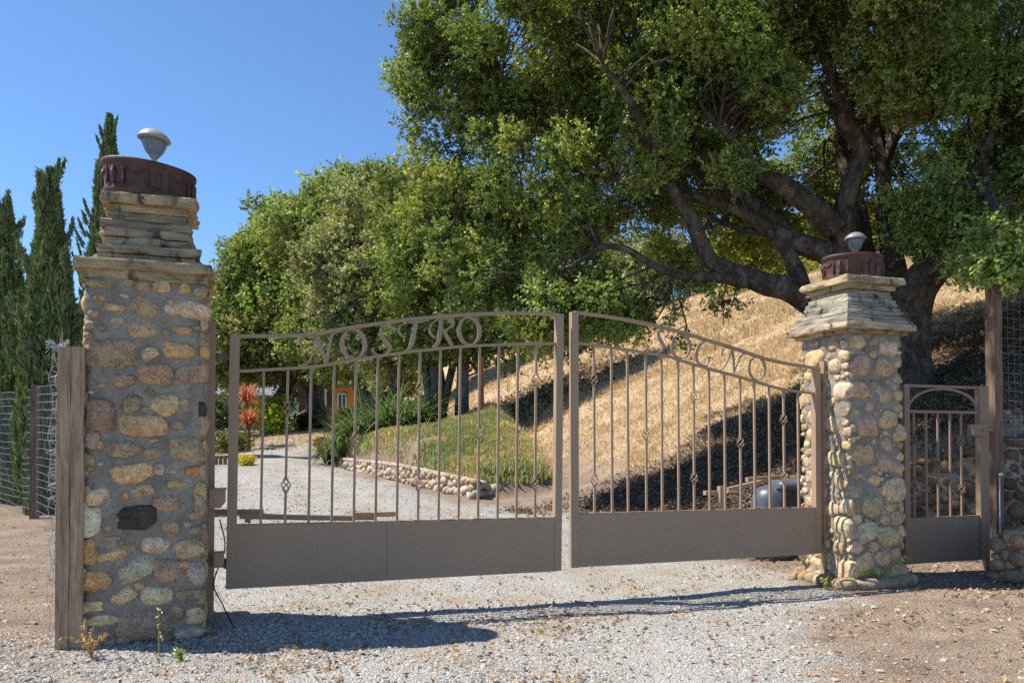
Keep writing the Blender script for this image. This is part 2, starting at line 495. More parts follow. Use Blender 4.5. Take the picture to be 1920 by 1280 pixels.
# ------------------------------------------------------------------ ground and driveway
def axis(*segs):
    out = []
    for a, b, st in segs: out.append(np.arange(a, b - 1e-6, st))
    return np.concatenate(out + [[segs[-1][1]]])
gy = np.concatenate([axis((-8, 2.6, .6), (2.6, 14, .05), (14, 30, .14), (30, 60, .5)), 60 * np.geomspace(1, 12, 34)[1:]])
gx0 = axis((0, 5.2, .055), (5.2, 13, .15), (13, 30, .6))
gx1 = np.concatenate([gx0, 30 * np.geomspace(1, 14, 22)[1:]])
gx = np.concatenate([-gx1[::-1], gx1[1:]])
GX, GY = np.meshgrid(gx, gy)
GZ = zt(GX, GY)
gm = masks(GX, GY)
nx, ny = len(gx), len(gy)
vv = np.stack([GX, GY, GZ], -1).reshape(-1, 3)
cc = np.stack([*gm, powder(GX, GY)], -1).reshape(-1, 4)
ii = (np.arange(ny - 1)[:, None] * nx + np.arange(nx - 1)[None, :])
ff = np.stack([ii, ii + 1, ii + nx + 1, ii + nx], -1).reshape(-1, 4)
road = cc[:, 0][ff].mean(1) > .5
for nm, sel in (("ground", ~road), ("gravel_driveway", road)):
    f = ff[sel]
    u, inv = np.unique(f, return_inverse=True)
    mb = MB().add(vv[u], inv.reshape(f.shape), cc[u], 0, True)
    o = mb.build(nm, M["ground"])
    tag(o, None, kind="structure")

# far hills
mb = MB()
th = np.linspace(R_(200), R_(-20), 90)
prof = np.interp(np.degrees(th), [-20, 40, 60, 72, 90, 104, 112, 125, 160, 200], [70, 90, 70, 50, 40, 62, 76, 62, 50, 50])
rows = []
for k, (rr, hh) in enumerate(((430, -2), (470, .45), (520, .8), (570, 1.0), (640, .9))):
    hv = np.where(hh < 0, 0, prof * hh) * (1 + .12 * fbm(th * 9, k * .7, 0, 5, 3)) + 4
    rows.append(np.stack([rr * np.cos(th), rr * np.sin(th), hv], -1))
v = np.concatenate(rows)
i = np.arange(4)[:, None] * 90 + np.arange(89)[None, :]
mb.add(v, np.stack([i, i + 1, i + 91, i + 90], -1).reshape(-1, 4), (.05, .07, .05), 0, True)
t = NT("far_woodland"); gp = t.n("NewGeometry").outputs["Position"]
M["far"] = t.done(t.bsdf(t.ramp(t.noise(.09, 6, .7, gp), [(.35, (.05, .075, .06)), (.55, (.09, .115, .08)), (.7, (.2, .19, .13))]), .95, t.bump(t.noise(.12, 5, .7, gp), 1, 6)))
tag(mb.build("hills", M["far"]), None, kind="structure")

# ------------------------------------------------------------------ icosphere stones
def ico(n):
    b = bmesh.new(); bmesh.ops.create_icosphere(b, subdivisions=n, radius=1)
    v = np.array([x.co[:] for x in b.verts]); f = np.array([[q.index for q in p.verts] for p in b.faces]); b.free()
    return v, f
ICO1, ICO2, ICO3 = ico(1), ico(2), ico(3)
def stone(mb, c, ax, ay, az, ru, rv, rw, col, base=ICO3, sd=0, sq=.78, mi=0, am=.16):
    """rounded irregular stone; ax, ay, az axes with half sizes ru, rv, rw"""
    v, f = base
    p = np.sign(v) * np.abs(v) ** sq
    n = fbm(v[:, 0] * 1.3 + sd * 3.1, v[:, 1] * 1.3, v[:, 2] * 1.3, sd, 3)
    n2 = vn(v[:, 0] * 4 + sd, v[:, 1] * 4, v[:, 2] * 4, sd + 3)
    p = p * (1 + am * n * 1.6 + am * .22 * n2)[:, None]
    q = np.asarray(c) + p[:, :1] * ru * ax + p[:, 1:2] * rv * ay + p[:, 2:] * rw * az
    mb.add(q, f, col, mi, True)
TONES = [(.42, .34, .25), (.36, .28, .2), (.46, .4, .32), (.32, .26, .2), (.5, .44, .36), (.35, .31, .26), (.42, .31, .2), (.27, .22, .18), (.4, .36, .31), (.46, .37, .27), (.34, .25, .19)]
def tone(r=random, k=1.0):
    c = TONES[r.randrange(len(TONES))]; m = r.uniform(.85, 1.15) * k
    return tuple(min(.75, (x * .62 + g_ * .38) * m * k2) for x, g_, k2 in zip(c, (.38, .31, .235), (1.03, .99, .85)))
def pack(w, h, sizes, tries, seed, taken=(), gap=1.06, edge=0.0, wide=1.25, up=0.0):
    """non-overlapping ellipses (u, v, ru, rv, angle), large ones first"""
    r = random.Random(seed); out = list(taken)
    for s0, n in zip(sizes, tries):
        for _ in range(n):
            s = s0 * r.uniform(.8, 1.15); a = s * r.uniform(1.0, wide); b = s * r.uniform(.72, 1.0)
            u, v = r.uniform(edge * a, w - edge * a), r.uniform(.5 * b, h - .7 * b)
            m = (a + b) / 2
            g_ = gap if v < 1.0 else gap + up
            if all((u - q[0]) ** 2 / (m + (q[2] + q[3]) / 2) ** 2 + (v - q[1]) ** 2 / ((b + q[3])) ** 2 > g_ ** 2 * .92 for q in out):
                out.append((u, v, a, b, r.uniform(-.4, .4)))
    return out[len(taken):]

# ------------------------------------------------------------------ stone gate pillars
def shaft(mb, c, hw, z0, z1, U, N, sd, am=.014, r=.05):
    """square mortar shaft with rounded corners and an uneven face"""
    per = []
    n = 26
    for (su, sn, du, dn) in ((-1, 1, 1, 0), (1, 1, 0, -1), (1, -1, -1, 0), (-1, -1, 0, 1)):
        for k in range(n):
            t = k / n * 2
            a, b = su + du * t, sn + dn * t
            per.append((a, b))
    per = np.array(per) * hw
    core = np.clip(per, -(hw - r), hw - r); dd = per - core
    L = np.linalg.norm(dd, axis=1, keepdims=True); per = core + dd / np.maximum(L, 1e-6) * r
    zs = np.linspace(z0, z1, int((z1 - z0) / .022))
    out = nrm(per)
    m = 4 * n
    A = per[None] * np.ones((len(zs), 1, 1))
    Z = zs[:, None] * np.ones((1, m))
    base = c + A[..., :1] * U + A[..., 1:] * N + Z[..., None] * UP
    q = base.reshape(-1, 3)
    d = am * (fbm(q[:, 0] * 6, q[:, 1] * 6, q[:, 2] * 6, sd, 3) * 1.6 + .5 * vn(q[:, 0] * 28, q[:, 1] * 28, q[:, 2] * 28, sd + 5))
    o3 = (out[:, :1] * U + out[:, 1:] * N)
    q = q + np.tile(o3, (len(zs), 1)) * d[:, None]
    i = np.arange(len(zs) - 1)[:, None] * m; j = np.arange(m)[None]; j2 = (j + 1) % m
    f = np.stack([i + j, i + j2, i + m + j2, i + m + j], -1).reshape(-1, 4)[:, ::-1]
    mb.add(q, f, (1, 1, 1), 0, True)
def slab(mb, c, hu, hn, z0, z1, U, N, sd, col, rag=.012, nseg=22, mi=0):
    """flat flagstone course with ragged edges, made of a lofted square ring"""
    per = []
    for (su, sn, du, dn) in ((-1, 1, 1, 0), (1, 1, 0, -1), (1, -1, -1, 0), (-1, -1, 0, 1)):
        for k in range(nseg):
            t = k / nseg * 2
            per.append(((su + du * t) * hu, (sn + dn * t) * hn))
    per = np.array(per); m = len(per)
    rows, zz = [], [z0, z0 + (z1 - z0) * .2, (z0 + z1) / 2, z0 + (z1 - z0) * .82, z1]
    for k, z in enumerate(zz):
        q = c + per[:, :1] * U + per[:, 1:] * N
        e = rag * (fbm(q[:, 0] * 9, q[:, 1] * 9, z * 30, sd, 3) * 1.8 - (.35 if k in (0, 4) else 0)) + rag * .8 * np.sign(vn(q[:, 0] * 5, q[:, 1] * 5, 0, sd + 2))* (1 if rag > .008 else .4)
        sc = 1 + e / max(hu, hn)
        rows.append(c + per[:, :1] * sc[:, None] * U + per[:, 1:] * sc[:, None] * N + UP * z + UP * (.3 * rag * vn(q[:, 0] * 7, q[:, 1] * 7, z, sd + 4))[:, None])
    n = len(rows)
    v = np.concatenate(rows)
    i = np.arange(n - 1)[:, None] * m; j = np.arange(m)[None]; j2 = (j + 1) % m
    tint = (1 + .28 * vn(v[:, 0] * 4.5, v[:, 1] * 4.5, 0, sd + 7))[:, None] * np.asarray(col)[None]
    mb.add(v, np.stack([i + j, i + m + j, i + m + j2, i + j2], -1).reshape(-1, 4), tint, mi, False)
    mb.add(v[:m], [tuple(range(m))], tint[:m], mi); mb.add(v[-m:], [tuple(range(m))[::-1]], tint[-m:], mi)

ZA = lambda X, Y, s, ox, oy: (ox + X / s, oy + Y / s)
FRONT_L = []
sA = ("A", 4.923, 120, 460); sB = ("B", 4.923, 120, 700); sC = ("C", 4.267, 120, 950)
T = dict(br=(.30, .22, .16), tan=(.42, .31, .2), och=(.46, .31, .15), dg=(.26, .215, .175), gr=(.36, .33, .3), or_=(.46, .27, .14), yt=(.52, .4, .24), lt=(.5, .43, .35),
         wh=(.62, .57, .5), cr=(.58, .51, .4), pk=(.5, .42, .33), pu=(.19, .14, .125), bk=(.05, .048, .047), rd=(.33, .24, .18), ru=(.38, .17, .06), dl=(.27, .23, .19))
LST = [
 (sA, [(350,360,130,40,0,'dg'),(725,375,60,50,0,'br'),(905,390,85,58,0,'tan'),(1110,400,60,50,0,'och'),(1260,430,60,50,0,'dl'),(330,485,60,25,0,'or_'),(560,465,50,22,0,'tan'),
  (465,572,98,42,-4,'tan'),(750,580,125,85,-22,'br'),(1145,598,185,90,-5,'lt'),(270,620,50,40,0,'dl'),(490,695,55,35,10,'gr'),(715,785,115,75,0,'tan'),(1095,785,88,48,0,'or_'),
  (1295,860,45,76,0,'br'),(1300,985,40,55,0,'or_'),(440,1000,215,150,-5,'dg'),(795,1000,72,58,20,'pk'),(1060,965,145,78,0,'or_'),(850,1185,145,92,0,'br'),(1165,1185,145,90,0,'br')]),
 (sB, [(550,65,110,65,10,'br'),(250,172,35,18,0,'yt'),(355,115,45,18,0,'tan'),(325,390,140,145,0,'pu'),(625,270,80,95,-20,'dg'),(940,290,110,105,0,'yt'),(735,490,225,108,0,'tan'),
  (1275,330,32,75,0,'bk'),(1130,690,165,125,0,'rd'),(545,700,150,70,0,'dl'),(335,655,32,38,0,'or_'),(340,830,32,25,0,'tan'),(815,735,78,55,25,'br'),(875,885,50,58,0,'gr'),
  (615,930,180,95,10,'yt'),(1205,900,90,52,0,'ru'),(1015,905,40,18,10,'tan'),(1035,1025,92,40,0,'och'),(730,1085,105,52,8,'tan'),(295,1120,130,92,10,'pk'),(570,1130,25,40,0,'or_'),
  (960,1195,130,80,-5,'br'),(1260,1100,52,80,0,'och'),(825,620,45,18,10,'tan'),(1050,480,55,42,0,'dl'),(260,620,70,85,0,'dl'),(750,330,35,30,0,'dl'),(1110,260,40,35,0,'tan')]),
 (sC, [(200,125,85,115,0,'wh'),(560,90,150,105,5,'bk'),(860,170,62,68,0,'br'),(350,165,28,28,0,'br'),(1055,70,70,34,0,'br'),(1065,185,52,35,0,'dg'),(375,255,72,20,0,'dg'),
  (195,360,65,105,8,'och'),(390,385,105,48,18,'yt'),(550,315,24,32,0,'or_'),(730,300,100,78,0,'lt'),(1005,330,115,84,0,'tan'),(570,495,160,78,22,'gr'),(830,520,120,92,0,'dl'),
  (965,465,46,34,0,'or_'),(1060,540,68,88,0,'gr'),(265,590,105,92,0,'och'),(150,590,32,85,0,'cr'),(475,720,95,72,15,'pk'),(605,635,40,28,-20,'tan'),(750,705,118,85,0,'cr'),
  (1000,700,112,44,6,'dg'),(225,800,112,46,8,'pk'),(315,905,112,50,5,'cr'),(640,940,220,132,0,'dg'),(910,840,48,58,0,'br'),(1050,870,72,68,0,'pk'),(1000,1010,118,42,5,'gr'),
  (145,980,38,105,0,'wh'),(260,1050,95,75,0,'dl'),(380,1095,60,32,0,'gr'),(150,1150,42,32,0,'lt')])]
def pillar(tc, hw, ztop, label, mode):
    c = g3(tc, 0, 0)
    root = thing("stone_gate_pillar", c, label, "pillar")
    mb = MB()
    shaft(mb, c, hw, -.12, ztop - .07, GU, GN, 3 if mode else 9, .012 if mode == 0 else .018)
    r = random.Random(5 + mode)
    faces = [(c + GN * hw - GU * hw, GU, GN, 0), (c - GU * hw - GN * hw, GN, -GU, 1), (c + GU * hw + GN * hw, -GN, GU, 2), (c - GN * hw + GU * hw, -GU, -GN, 3)]
    H = ztop - .1
    for o, U, N, k in faces:
        if mode == 0 and k == 0:
            taken = []
            for (_, s, ox, oy), rows in LST:
                for (X, Y, rx, ry, an, tn) in rows:
                    px, py = ox + X / s, oy + Y / s
                    # intersect the ray with the front face
                    a, b = px - CX, YPP - py
                    d = np.array((a, F * math.cos(PITCH) - b * math.sin(PITCH), F * math.sin(PITCH) + b * math.cos(PITCH)))
                    tt = (o @ N) / (d @ N); p = d * tt
                    u = (p - o) @ U; z = p[2] + EYE
                    sc = d[1] * tt / F / s
                    taken.append((float(u), float(z), rx * sc * 1.02, ry * sc * 1.02, R_(an), T[tn]))
            extra = [(e[0], e[1], e[2], e[3], e[4], tone(r)) for e in pack(2 * hw, H, [.03, .02], [60, 140], 4, [t_[:5] for t_ in taken], 1.15, .9)]
            lst = [(*q_[:5], tuple(min(.75, (x * .8 + g_ * .2 * (1 if max(q_[5]) > .1 else .2)) * 1.42 * k_) for x, g_, k_ in zip(q_[5], (.38, .31, .235), (1.04, .99, .84)))) for q_ in taken] + extra
        else:
            lst = pack(2 * hw, H, [.09, .068, .05, .034, .022], [40, 160, 420, 900, 1500] if mode else [30, 120, 300, 500, 600], 20 + k + 7 * mode, (), 1.06 if mode else 1.15, .55, 1.25, .16 if mode else 0)
            lst = [(a_, b_, p_, q_, an_, tone(r, 1.45)) for (a_, b_, p_, q_, an_) in lst]
        for q_, (u, z, ru, rv, an, col) in enumerate(lst):
            dep = min(ru, rv) * (.5 if mode else .5)
            if mode == 0 and k == 0: dep = .022 + .25 * min(ru, rv)
            ca, sa = math.cos(an), math.sin(an)
            pc = o + U * u + UP * z + N * (-dep * (.42 if mode else .45))
            stone(mb, pc, U * ca + UP * sa, UP * ca - U * sa, N, ru, rv, dep, [x * r.uniform(.93, 1.07) for x in col], ICO3 if max(ru, rv) > .03 else ICO2, r.randrange(9999), .72 if mode == 0 else .8, 1, .27 if mode == 0 else .24)
    mb.build("shaft", [M["mortar"], M["stone"]], root)
    # foot boulders
    fb = MB(); n = 26 if mode else 10
    for k in range(n):
        a = k / n * 2 * math.pi; q = np.array((math.cos(a), math.sin(a))); q = q / max(abs(q)) * (hw + (.035 if mode else .0))
        p = c + GU * q[0] + GN * q[1]; s = r.uniform(.05, .085) * (1 if mode else .6)
        p[2] = zt(p[0], p[1]) + s * .3
        stone(fb, p, GU, GN, UP, s * 1.2, s, s * .8, tone(r, 1.0), ICO2, r.randrange(9999), .9)
    fb.build("footing", M["stone"], root)
    # cornice, stacked pedestal and upper slab
    tan, gry = (.5, .39, .25), (.3, .28, .25)
    cp = MB()
    ov = .042 if mode == 0 else .082
    slab(cp, c, hw + ov * .35, hw + ov * .35, ztop - (.075 if mode else .105), ztop - (.047 if mode else .055), GU, GN, 3 + mode, (.46, .36, .23), .008)
    slab(cp, c, hw + ov, hw + ov, ztop - (.047 if mode else .055), ztop, GU, GN, 11 + mode, tan if mode == 0 else (.52, .42, .3), .01)
    cp.build("cornice", M["flag"], root)
    pd = MB()
    nc = 8 if mode else 6
    b0, b1, hh = (.265, .195, .29) if mode == 0 else (.315, .2, .27)
    for k in range(nc):
        f0 = k / (nc - 1); e = b0 + (b1 - b0) * f0 + r.uniform(-.008, .008)
        z = ztop + .002 + hh * k / nc
        slab(pd, c + GU * (.0 if mode else .0), e, e, z, z + hh / nc - .004, GU, GN, 30 + k + mode * 9, (.42, .35, .25) if mode == 0 else (.42, .385, .32), .007 if mode else .013, 16)
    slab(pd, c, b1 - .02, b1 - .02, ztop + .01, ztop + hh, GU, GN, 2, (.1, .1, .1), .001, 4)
    pd.build("pedestal", M["flag"], root)
    ts = MB()
    e = .245 if mode == 0 else .27
    slab(ts, c, e - .04, e - .04, ztop + hh + .002, ztop + hh + .04, GU, GN, 51 + mode, (.46, .36, .23), .006)
    slab(ts, c, e, e, ztop + hh + .042, ztop + hh + .095, GU, GN, 61 + mode, (.52, .41, .26), .01)
    ts.build("top_slab", M["flag"], root)
    return c, ztop + hh + .097
cL, zL = pillar(-.43, .3, 2.04, "left stone gate pillar with wide grey mortar joints and scattered tan cobbles", 0)
cR, zR = pillar(4.61, .258, 1.965, "right stone gate pillar of tightly packed round cobbles under the oak", 1)

# ------------------------------------------------------------------ planters with garland relief, solar lamps
def planter(c, z0, rx, ry, H, rot, tilt, label):
    root = thing("oval_planter", (c[0], c[1], z0), label, "planter", "oval garland planters on the gate pillars")
    mb = MB(); base = np.array((c[0], c[1], z0))
    col = (.055, .022, .017)
    prof = [(.0, .0), (.9, .0), (.95, .012), (.955, .03), (.93, .045), (.945, H * .5), (.96, H - .05), (.965, H - .03), (1.0, H - .026), (1.0, H - .004), (.985, H), (.93, H), (.92, H - .05), (0, H - .06)]
    lathe(mb, prof, base, 40, rx, ry, rot, tilt, col)
    mb.build("bowl", M["planter"], root)
    rl = MB()
    def on(a, z):
        x, y = math.cos(a) * rx * .965, math.sin(a) * ry * .965
        X, Y = x * math.cos(rot) - y * math.sin(rot), x * math.sin(rot) + y * math.cos(rot)
        return base + np.array((X, Y, z + X * tilt[0] + Y * tilt[1]))
    for k in range(12):
        a0 = k * math.pi / 6
        for da, dz in ((0, .0),):
            tube(rl, cr([on(a0, H - .05), on(a0 + .02, H * .5), on(a0, H * .22)], 5), [.006, .008, .009, .009, .008, .007, .008, .009, .008, .006, .003], 6, col)
        if k % 2 == 0:
            tube(rl, cr([on(a0, H - .055), on(a0 + .26, H * .58), on(a0 + .52, H - .055)], 6), .006, 6, col)
        elif True:
            m = a0 + .26
            lathe(rl, [(.0, 0), (.012, 0), (.006, .012), (.008, .03), (.016, .055), (.016, .075), (.009, .082), (.014, .092), (0, .094)], on(m, H * .25), 8, col=col)
    rl.build("garland", M["planter"], root)
    return root
t = NT("brown_glazed_clay"); v = objvec(t)
a = t.n("Attribute", attribute_name="Col").outputs["Color"]
cpl = t.mix(t.ramp(t.noise(9, 6, .7, v), [(.4, (0, 0, 0)), (.7, (.7, .7, .7))]), a, c4(.15, .065, .04))
cpl = t.mix(t.ramp(t.noise(16, 5, .75, v), [(.66, (0, 0, 0)), (.74, (.3, .3, .3))]), cpl, c4(.4, .34, .3))
M["planter"] = t.done(t.bsdf(cpl, .55, t.bump(t.noise(40, 5, .7, v), .35, .006), spec=.4))
yaw = math.atan2(GU[1], GU[0])
planter(cL - GU * .012, zL + .012, .252, .2, .2, yaw, (-.11, 0), "reddish brown oval planter with garlands on the left pillar, tilted down to the right")
planter(cR + GU * .03, zR, .235, .19, .2, yaw - R_(18), (0, 0), "dark brown oval planter with garland relief on the right pillar beneath the tree")

t = NT("frosted_lamp_glass")
M["glass"] = t.done(t.n("MixShader", {0: .5, 1: t.n("BsdfPrincipled", {"Base Color": c4(.3, .34, .38), "Roughness": .2, "Specular IOR Level": .6}).outputs[0], 2: t.n("BsdfTransparent", {"Color": c4(.8, .85, .9)}).outputs[0]}).outputs[0])
def lamp(c, s, tilt, label, col):
    root = thing("solar_lamp", c, label, "lamp", "solar lamps on the gate pillars")
    c = np.array(c, float)
    mb = MB(); lathe(mb, [(0, 0), (.022, 0), (.018, .015), (.012, .03), (.016, .045), (.026, .055), (.03, .062), (0, .063)], c, 16, s, s, 0, tilt, col); mb.v[-1][:, 2] = c[2] + (mb.v[-1][:, 2] - c[2]) * s
    mb.build("stem", M["lampmetal"], root)
    mb = MB(); lathe(mb, [(.03, .063), (.045, .085), (.06, .12), (.066, .145), (.064, .145), (.057, .12), (.042, .085), (.027, .066)], c, 24, s, s, 0, tilt, (1, 1, 1)); mb.v[-1][:, 2] = c[2] + (mb.v[-1][:, 2] - c[2]) * s
    mb.build("glass", M["glass"], root)
    mb = MB()
    for k in range(10):
        a = k * math.pi / 5
        q = [c + s * np.array((r * math.cos(a), r * math.sin(a), z + tilt[0] * r * math.cos(a))) for r, z in ((.031, .064), (.047, .085), (.062, .12), (.068, .145))]
        tube(mb, q, .0016 * s, 4, col)
    mb.build("rib", M["lampmetal"], root)
    mb = MB(); lathe(mb, [(0, .143), (.07, .143), (.084, .145), (.087, .15), (.081, .162), (.064, .182), (.04, .198), (.018, .205), (0, .206)], c, 28, s, s, 0, tilt, col); mb.v[-1][:, 2] = c[2] + (mb.v[-1][:, 2] - c[2]) * s
    mb.build("cap", M["lampmetal"], root)
M["lampmetal"] = m_attr("weathered_aluminium", .45, .5, 80)
pl = cL + GU * .01; lamp((pl[0], pl[1], zL + .228), 1.06, (-.1, 0), "small solar lamp with domed pale cap on the left pillar planter", (.36, .32, .26))
pr = cR + GU * .06; lamp((pr[0], pr[1], zR + .205), .96, (0, 0), "small grey solar lamp on the right pillar planter before the oak trunk", (.22, .21, .2))

# ------------------------------------------------------------------ gates
def gpts(lst, off=0.0, n=5):
    q = np.array([G(*p[:2]) for p in lst]); q = cr(q, n)
    return np.array([g3(u, off, z) for u, z in q])
def basket(mb, p, h=.085, r=.022, sc=1.0):
    for k in range(4):
        a0 = k * math.pi / 2
        pts = []
        for j in range(9):
            t_ = j / 8; rr = r * math.sin(math.pi * t_) ** .75 + .004
            a = a0 + t_ * math.pi * 1.1
            pts.append(p + np.array((rr * math.cos(a), rr * math.sin(a), (t_ - .5) * h)))
        tube(mb, pts, .0038, 5)
    for s_ in (-1, 1):
        lathe(mb, [(0, -.008), (.009, -.006), (.0105, 0), (.009, .006), (0, .008)], p + UP * s_ * h * .52, 10)
def ribbon_letter(mb, strokes, ox, oy, s, off=.0, dep=.009):
    for st in strokes:
        if isinstance(st, dict):      # an O: outer box and stroke width
            cx, cy, rx, ry, w = st['o']; tl = st.get('tilt', .25); pts = []
            for k in range(33):
                a = k / 32 * 2 * math.pi
                wt = w * (.3 + .7 * abs(math.cos(a - tl)) ** 1.3)
                x = cx + math.cos(a) * (rx - wt / 2) + math.sin(-a) * st.get('sl', 0); y = cy - math.sin(a) * (ry - wt / 2)
                pts.append((x, y, wt))
            q = np.array(pts)
        else:
            q = cr(np.array(st, float), 5)
        W = []
        for x, y, wt in q:
            u, z = G(ox + x / s, oy + y / s); u2, z2 = G(ox + x / s, oy + y / s + 10)
            W.append((u, z, wt / s / 10 * abs(z - z2)))
        W = np.array(W)
        pts = np.array([g3(u, off, z) for u, z, _ in W])
        sweep(mb, pts, np.maximum(W[:, 2], .0045), dep)
def gate_leaf(name, label, d):
    cu = d['cu']; c = g3(cu, 0, .2)
    root = thing(name, c, label, "gate", "double driveway gate leaves")
    def prism(pb, pt, w, nm, off=0.0, dep=.05, wt=None):
        mb = MB(); a, b = G(*pb), G(*pt)
        bar(mb, g3(a[0], off, a[1]), g3(b[0], off, b[1]), w, dep)
        return mb.build(nm, M["gate"], root)
    for (pb, pt, w_) in d['posts']:
        prism(pb, pt, w_, "gate_post")
    mb = MB(); sweep(mb, gpts(d['rail1']), .018, .04); mb.build("top_rail", M["gate"], root)
    mb = MB(); sweep(mb, gpts(d['rail2']), .0145, .034); mb.build("second_rail", M["gate"], root)
    # panel: two sheets, and a bottom rail standing 3 mm proud
    (a, b, c2, d2) = [G(*p) for p in d['panel']]    # top left, top right, bottom left, bottom right
    def quadbox(mb, tl, tr, bl, br, off, dep):
        v = []
        for o_ in (off - dep / 2, off + dep / 2):
            v += [g3(tl[0], o_, tl[1]), g3(tr[0], o_, tr[1]), g3(br[0], o_, br[1]), g3(bl[0], o_, bl[1])]
        mb.add(v, [(0, 1, 2, 3)[::-1], (4, 5, 6, 7), (0, 4, 7, 3), (1, 2, 6, 5), (0, 1, 5, 4), (3, 7, 6, 2)][0:6])
    lr = .13
    c3 = c2 + (a - c2) * lr; d3 = d2 + (b - d2) * lr
    mid = d.get('seam', None)
    mb = MB()
    if mid:
        f = mid; m1, m2 = a + (b - a) * f, c3 + (d3 - c3) * f
        e = (b - a) * .0012
        e = e * .5; quadbox(mb, a, m1 - e, c3, m2 - e, .017, .006); quadbox(mb, m1 + e, b, m2 + e, d3, .017, .006); quadbox(mb, m1 - e * 20, m1 + e * 20, m2 - e * 20, m2 + e * 20, .010, .004)
    else:
        quadbox(mb, a, b, c3, d3, .017, .006)
    mb.build("panel", M["gate"], root)
    mb = MB(); quadbox(mb, c3 + (0, .0), d3 + (0, .0), c2, d2, .0, .044); mb.build("bottom_rail", M["gate"], root)
    mb = MB(); quadbox(mb, a + (0, .006), b + (0, .006), a - (0, .012), b - (0, .012), 0, .03)
    rr = random.Random(3)
    for k in range(16):
        f = rr.random(); p = a + (b - a) * f; q = p + np.array((rr.uniform(.01, .05), 0))
        quadbox(mb, p + (0, .009), q + (0, .009), p + (0, .003), q + (0, .003), .018, .012)
    mb.build("sill_rail", M["gate"], root)
    r2 = np.array([G(*p) for p in d['rail2']])
    for k, xb in enumerate(d['pk']):
        f = (xb - d['panel'][0][0]) / (d['panel'][1][0] - d['panel'][0][0])
        yb = d['panel'][0][1] + f * (d['panel'][1][1] - d['panel'][0][1])
        pb = G(xb, yb); lean = d['lean'](xb)
        ut = pb[0]
        for _ in range(3):
            zt_ = np.interp(ut, r2[:, 0], r2[:, 1]); ut = pb[0] + lean * (zt_ - pb[1])
        bb, tt = g3(pb[0], 0, pb[1] - .004), g3(ut, 0, zt_ - .004)
        mb = MB(); segs = []; hs = []
        for (ki, py) in d['bk']:
            if ki == k:
                z = G(xb, py)[1]; hs.append((z - pb[1]) / (zt_ - pb[1]))
        hs.sort(); cur = 0.0; L = np.linalg.norm(tt - bb)
        for h in hs:
            e = .043 / L
            bar(mb, bb + (tt - bb) * cur, bb + (tt - bb) * (h - e), .0145, .0145); cur = h + e
        bar(mb, bb + (tt - bb) * cur, tt, .0145, .0145)
        pk = mb.build("picket", M["gate"], root)
        for h in hs:
            mb = MB(); basket(mb, bb + (tt - bb) * h); mb.build("basket", M["gate"], pk)
    for ch, ox, oy, s, st in d['letters']:
        mb = MB(); ribbon_letter(mb, st, ox, oy, s)
        lo = mb.build("letter", M["gate"], root); lo["label"] = "metal letter " + ch + " cut from plate"
    # hinges on the outer post
    for (px, py, w_) in d['hinge']:
        mb = MB()
        u, z = G(px, py)
        bar(mb, g3(u, -.005, z - .02), g3(u, -.005, z + .02), w_, .03)
        lathe(mb, [(0, -.03), (.012, -.03), (.012, .03), (0, .03)], g3(u, .0, z), 10)
        mb.build("hinge", M["steel"], root)
    return root
S1, S2, S3, S4 = (390, 560, 5.647), (720, 560, 5.053), (1050, 560, 5.332), (1280, 600, 6.4)
def O(cx, cy, rx, ry, w_): return [dict(o=(cx, cy, rx, ry, w_))]
LN = [
 ("N", *S1, [[(1003,525,10),(985,495,26),(982,455,30),(1010,412,18),(1060,393,10),(1120,388,12)], [(1118,390,12),(1128,440,26),(1112,540,28),(1085,640,22),(1040,690,14),(985,712,28),(955,700,12)],
   [(1128,385,30),(1190,520,46),(1262,688,26)], [(1266,680,12),(1280,550,28),(1302,420,30),(1340,365,18),(1400,350,12),(1430,356,16)]]),
 ("O", *S1, O(1540, 478, 146, 164, 50)),
 ("S", 380, 560, 2.2857, [[(822,145,7),(815,128,9),(792,113,5),(768,122,9),(762,150,14),(780,180,17),(802,204,17),(798,226,12),(770,240,5),(742,236,7),(728,220,9),(736,208,5)]]),
 ("T", *S2, [[(185,362,12),(155,335,22),(140,295,20),(160,252,14),(210,230,12),(290,218,22),(360,212,24),(420,198,14),(440,180,10)], [(302,225,44),(278,350,44),(256,440,40),(222,484,16)], [(198,490,12),(330,482,14)]]),
 ("R", *S2, [[(480,372,12),(445,335,24),(432,295,22),(450,240,14),(495,205,12),(545,195,14)], [(538,200,38),(530,320,40),(512,415,38),(472,450,14)], [(458,456,12),(562,458,12)],
   [(545,198,14),(600,188,16),(645,205,32),(652,235,36),(620,275,18),(570,295,14),(552,285,10)], [(565,298,18),(605,370,38),(650,452,30)]]),
 ("O", *S2, O(808, 306, 118, 138, 42)),
]
LS = [
 ("S", *S3, [[(1092,348,10),(1085,322,18),(1052,303,10),(1008,315,16),(984,358,28),(1005,415,34),(1032,470,32),(1012,522,22),(955,546,12),(895,528,18),(872,490,26),(895,465,10)]]),
 ("O", *S3, O(1210, 478, 106, 124, 30)),
 ("G", *S4, [[(376,356,10),(388,290,14),(335,262,10),(265,252,14),(195,320,34),(160,415,40),(180,500,28),(228,535,12),(292,548,12)], [(292,556,12),(322,440,22)], [(278,438,10),(362,456,12)]]),
 ("N", *S4, [[(475,432,24),(475,375,16),(515,338,10),(575,346,12),(600,356,16)], [(592,368,12),(545,475,18),(490,570,16),(440,602,12),(398,592,18),(392,555,10)], [(598,350,20),(610,490,32),(613,630,18)], [(613,634,10),(665,500,18),(712,420,18),(760,402,12),(795,418,10)]]),
 ("O", *S4, O(892, 580, 114, 144, 36)),
]
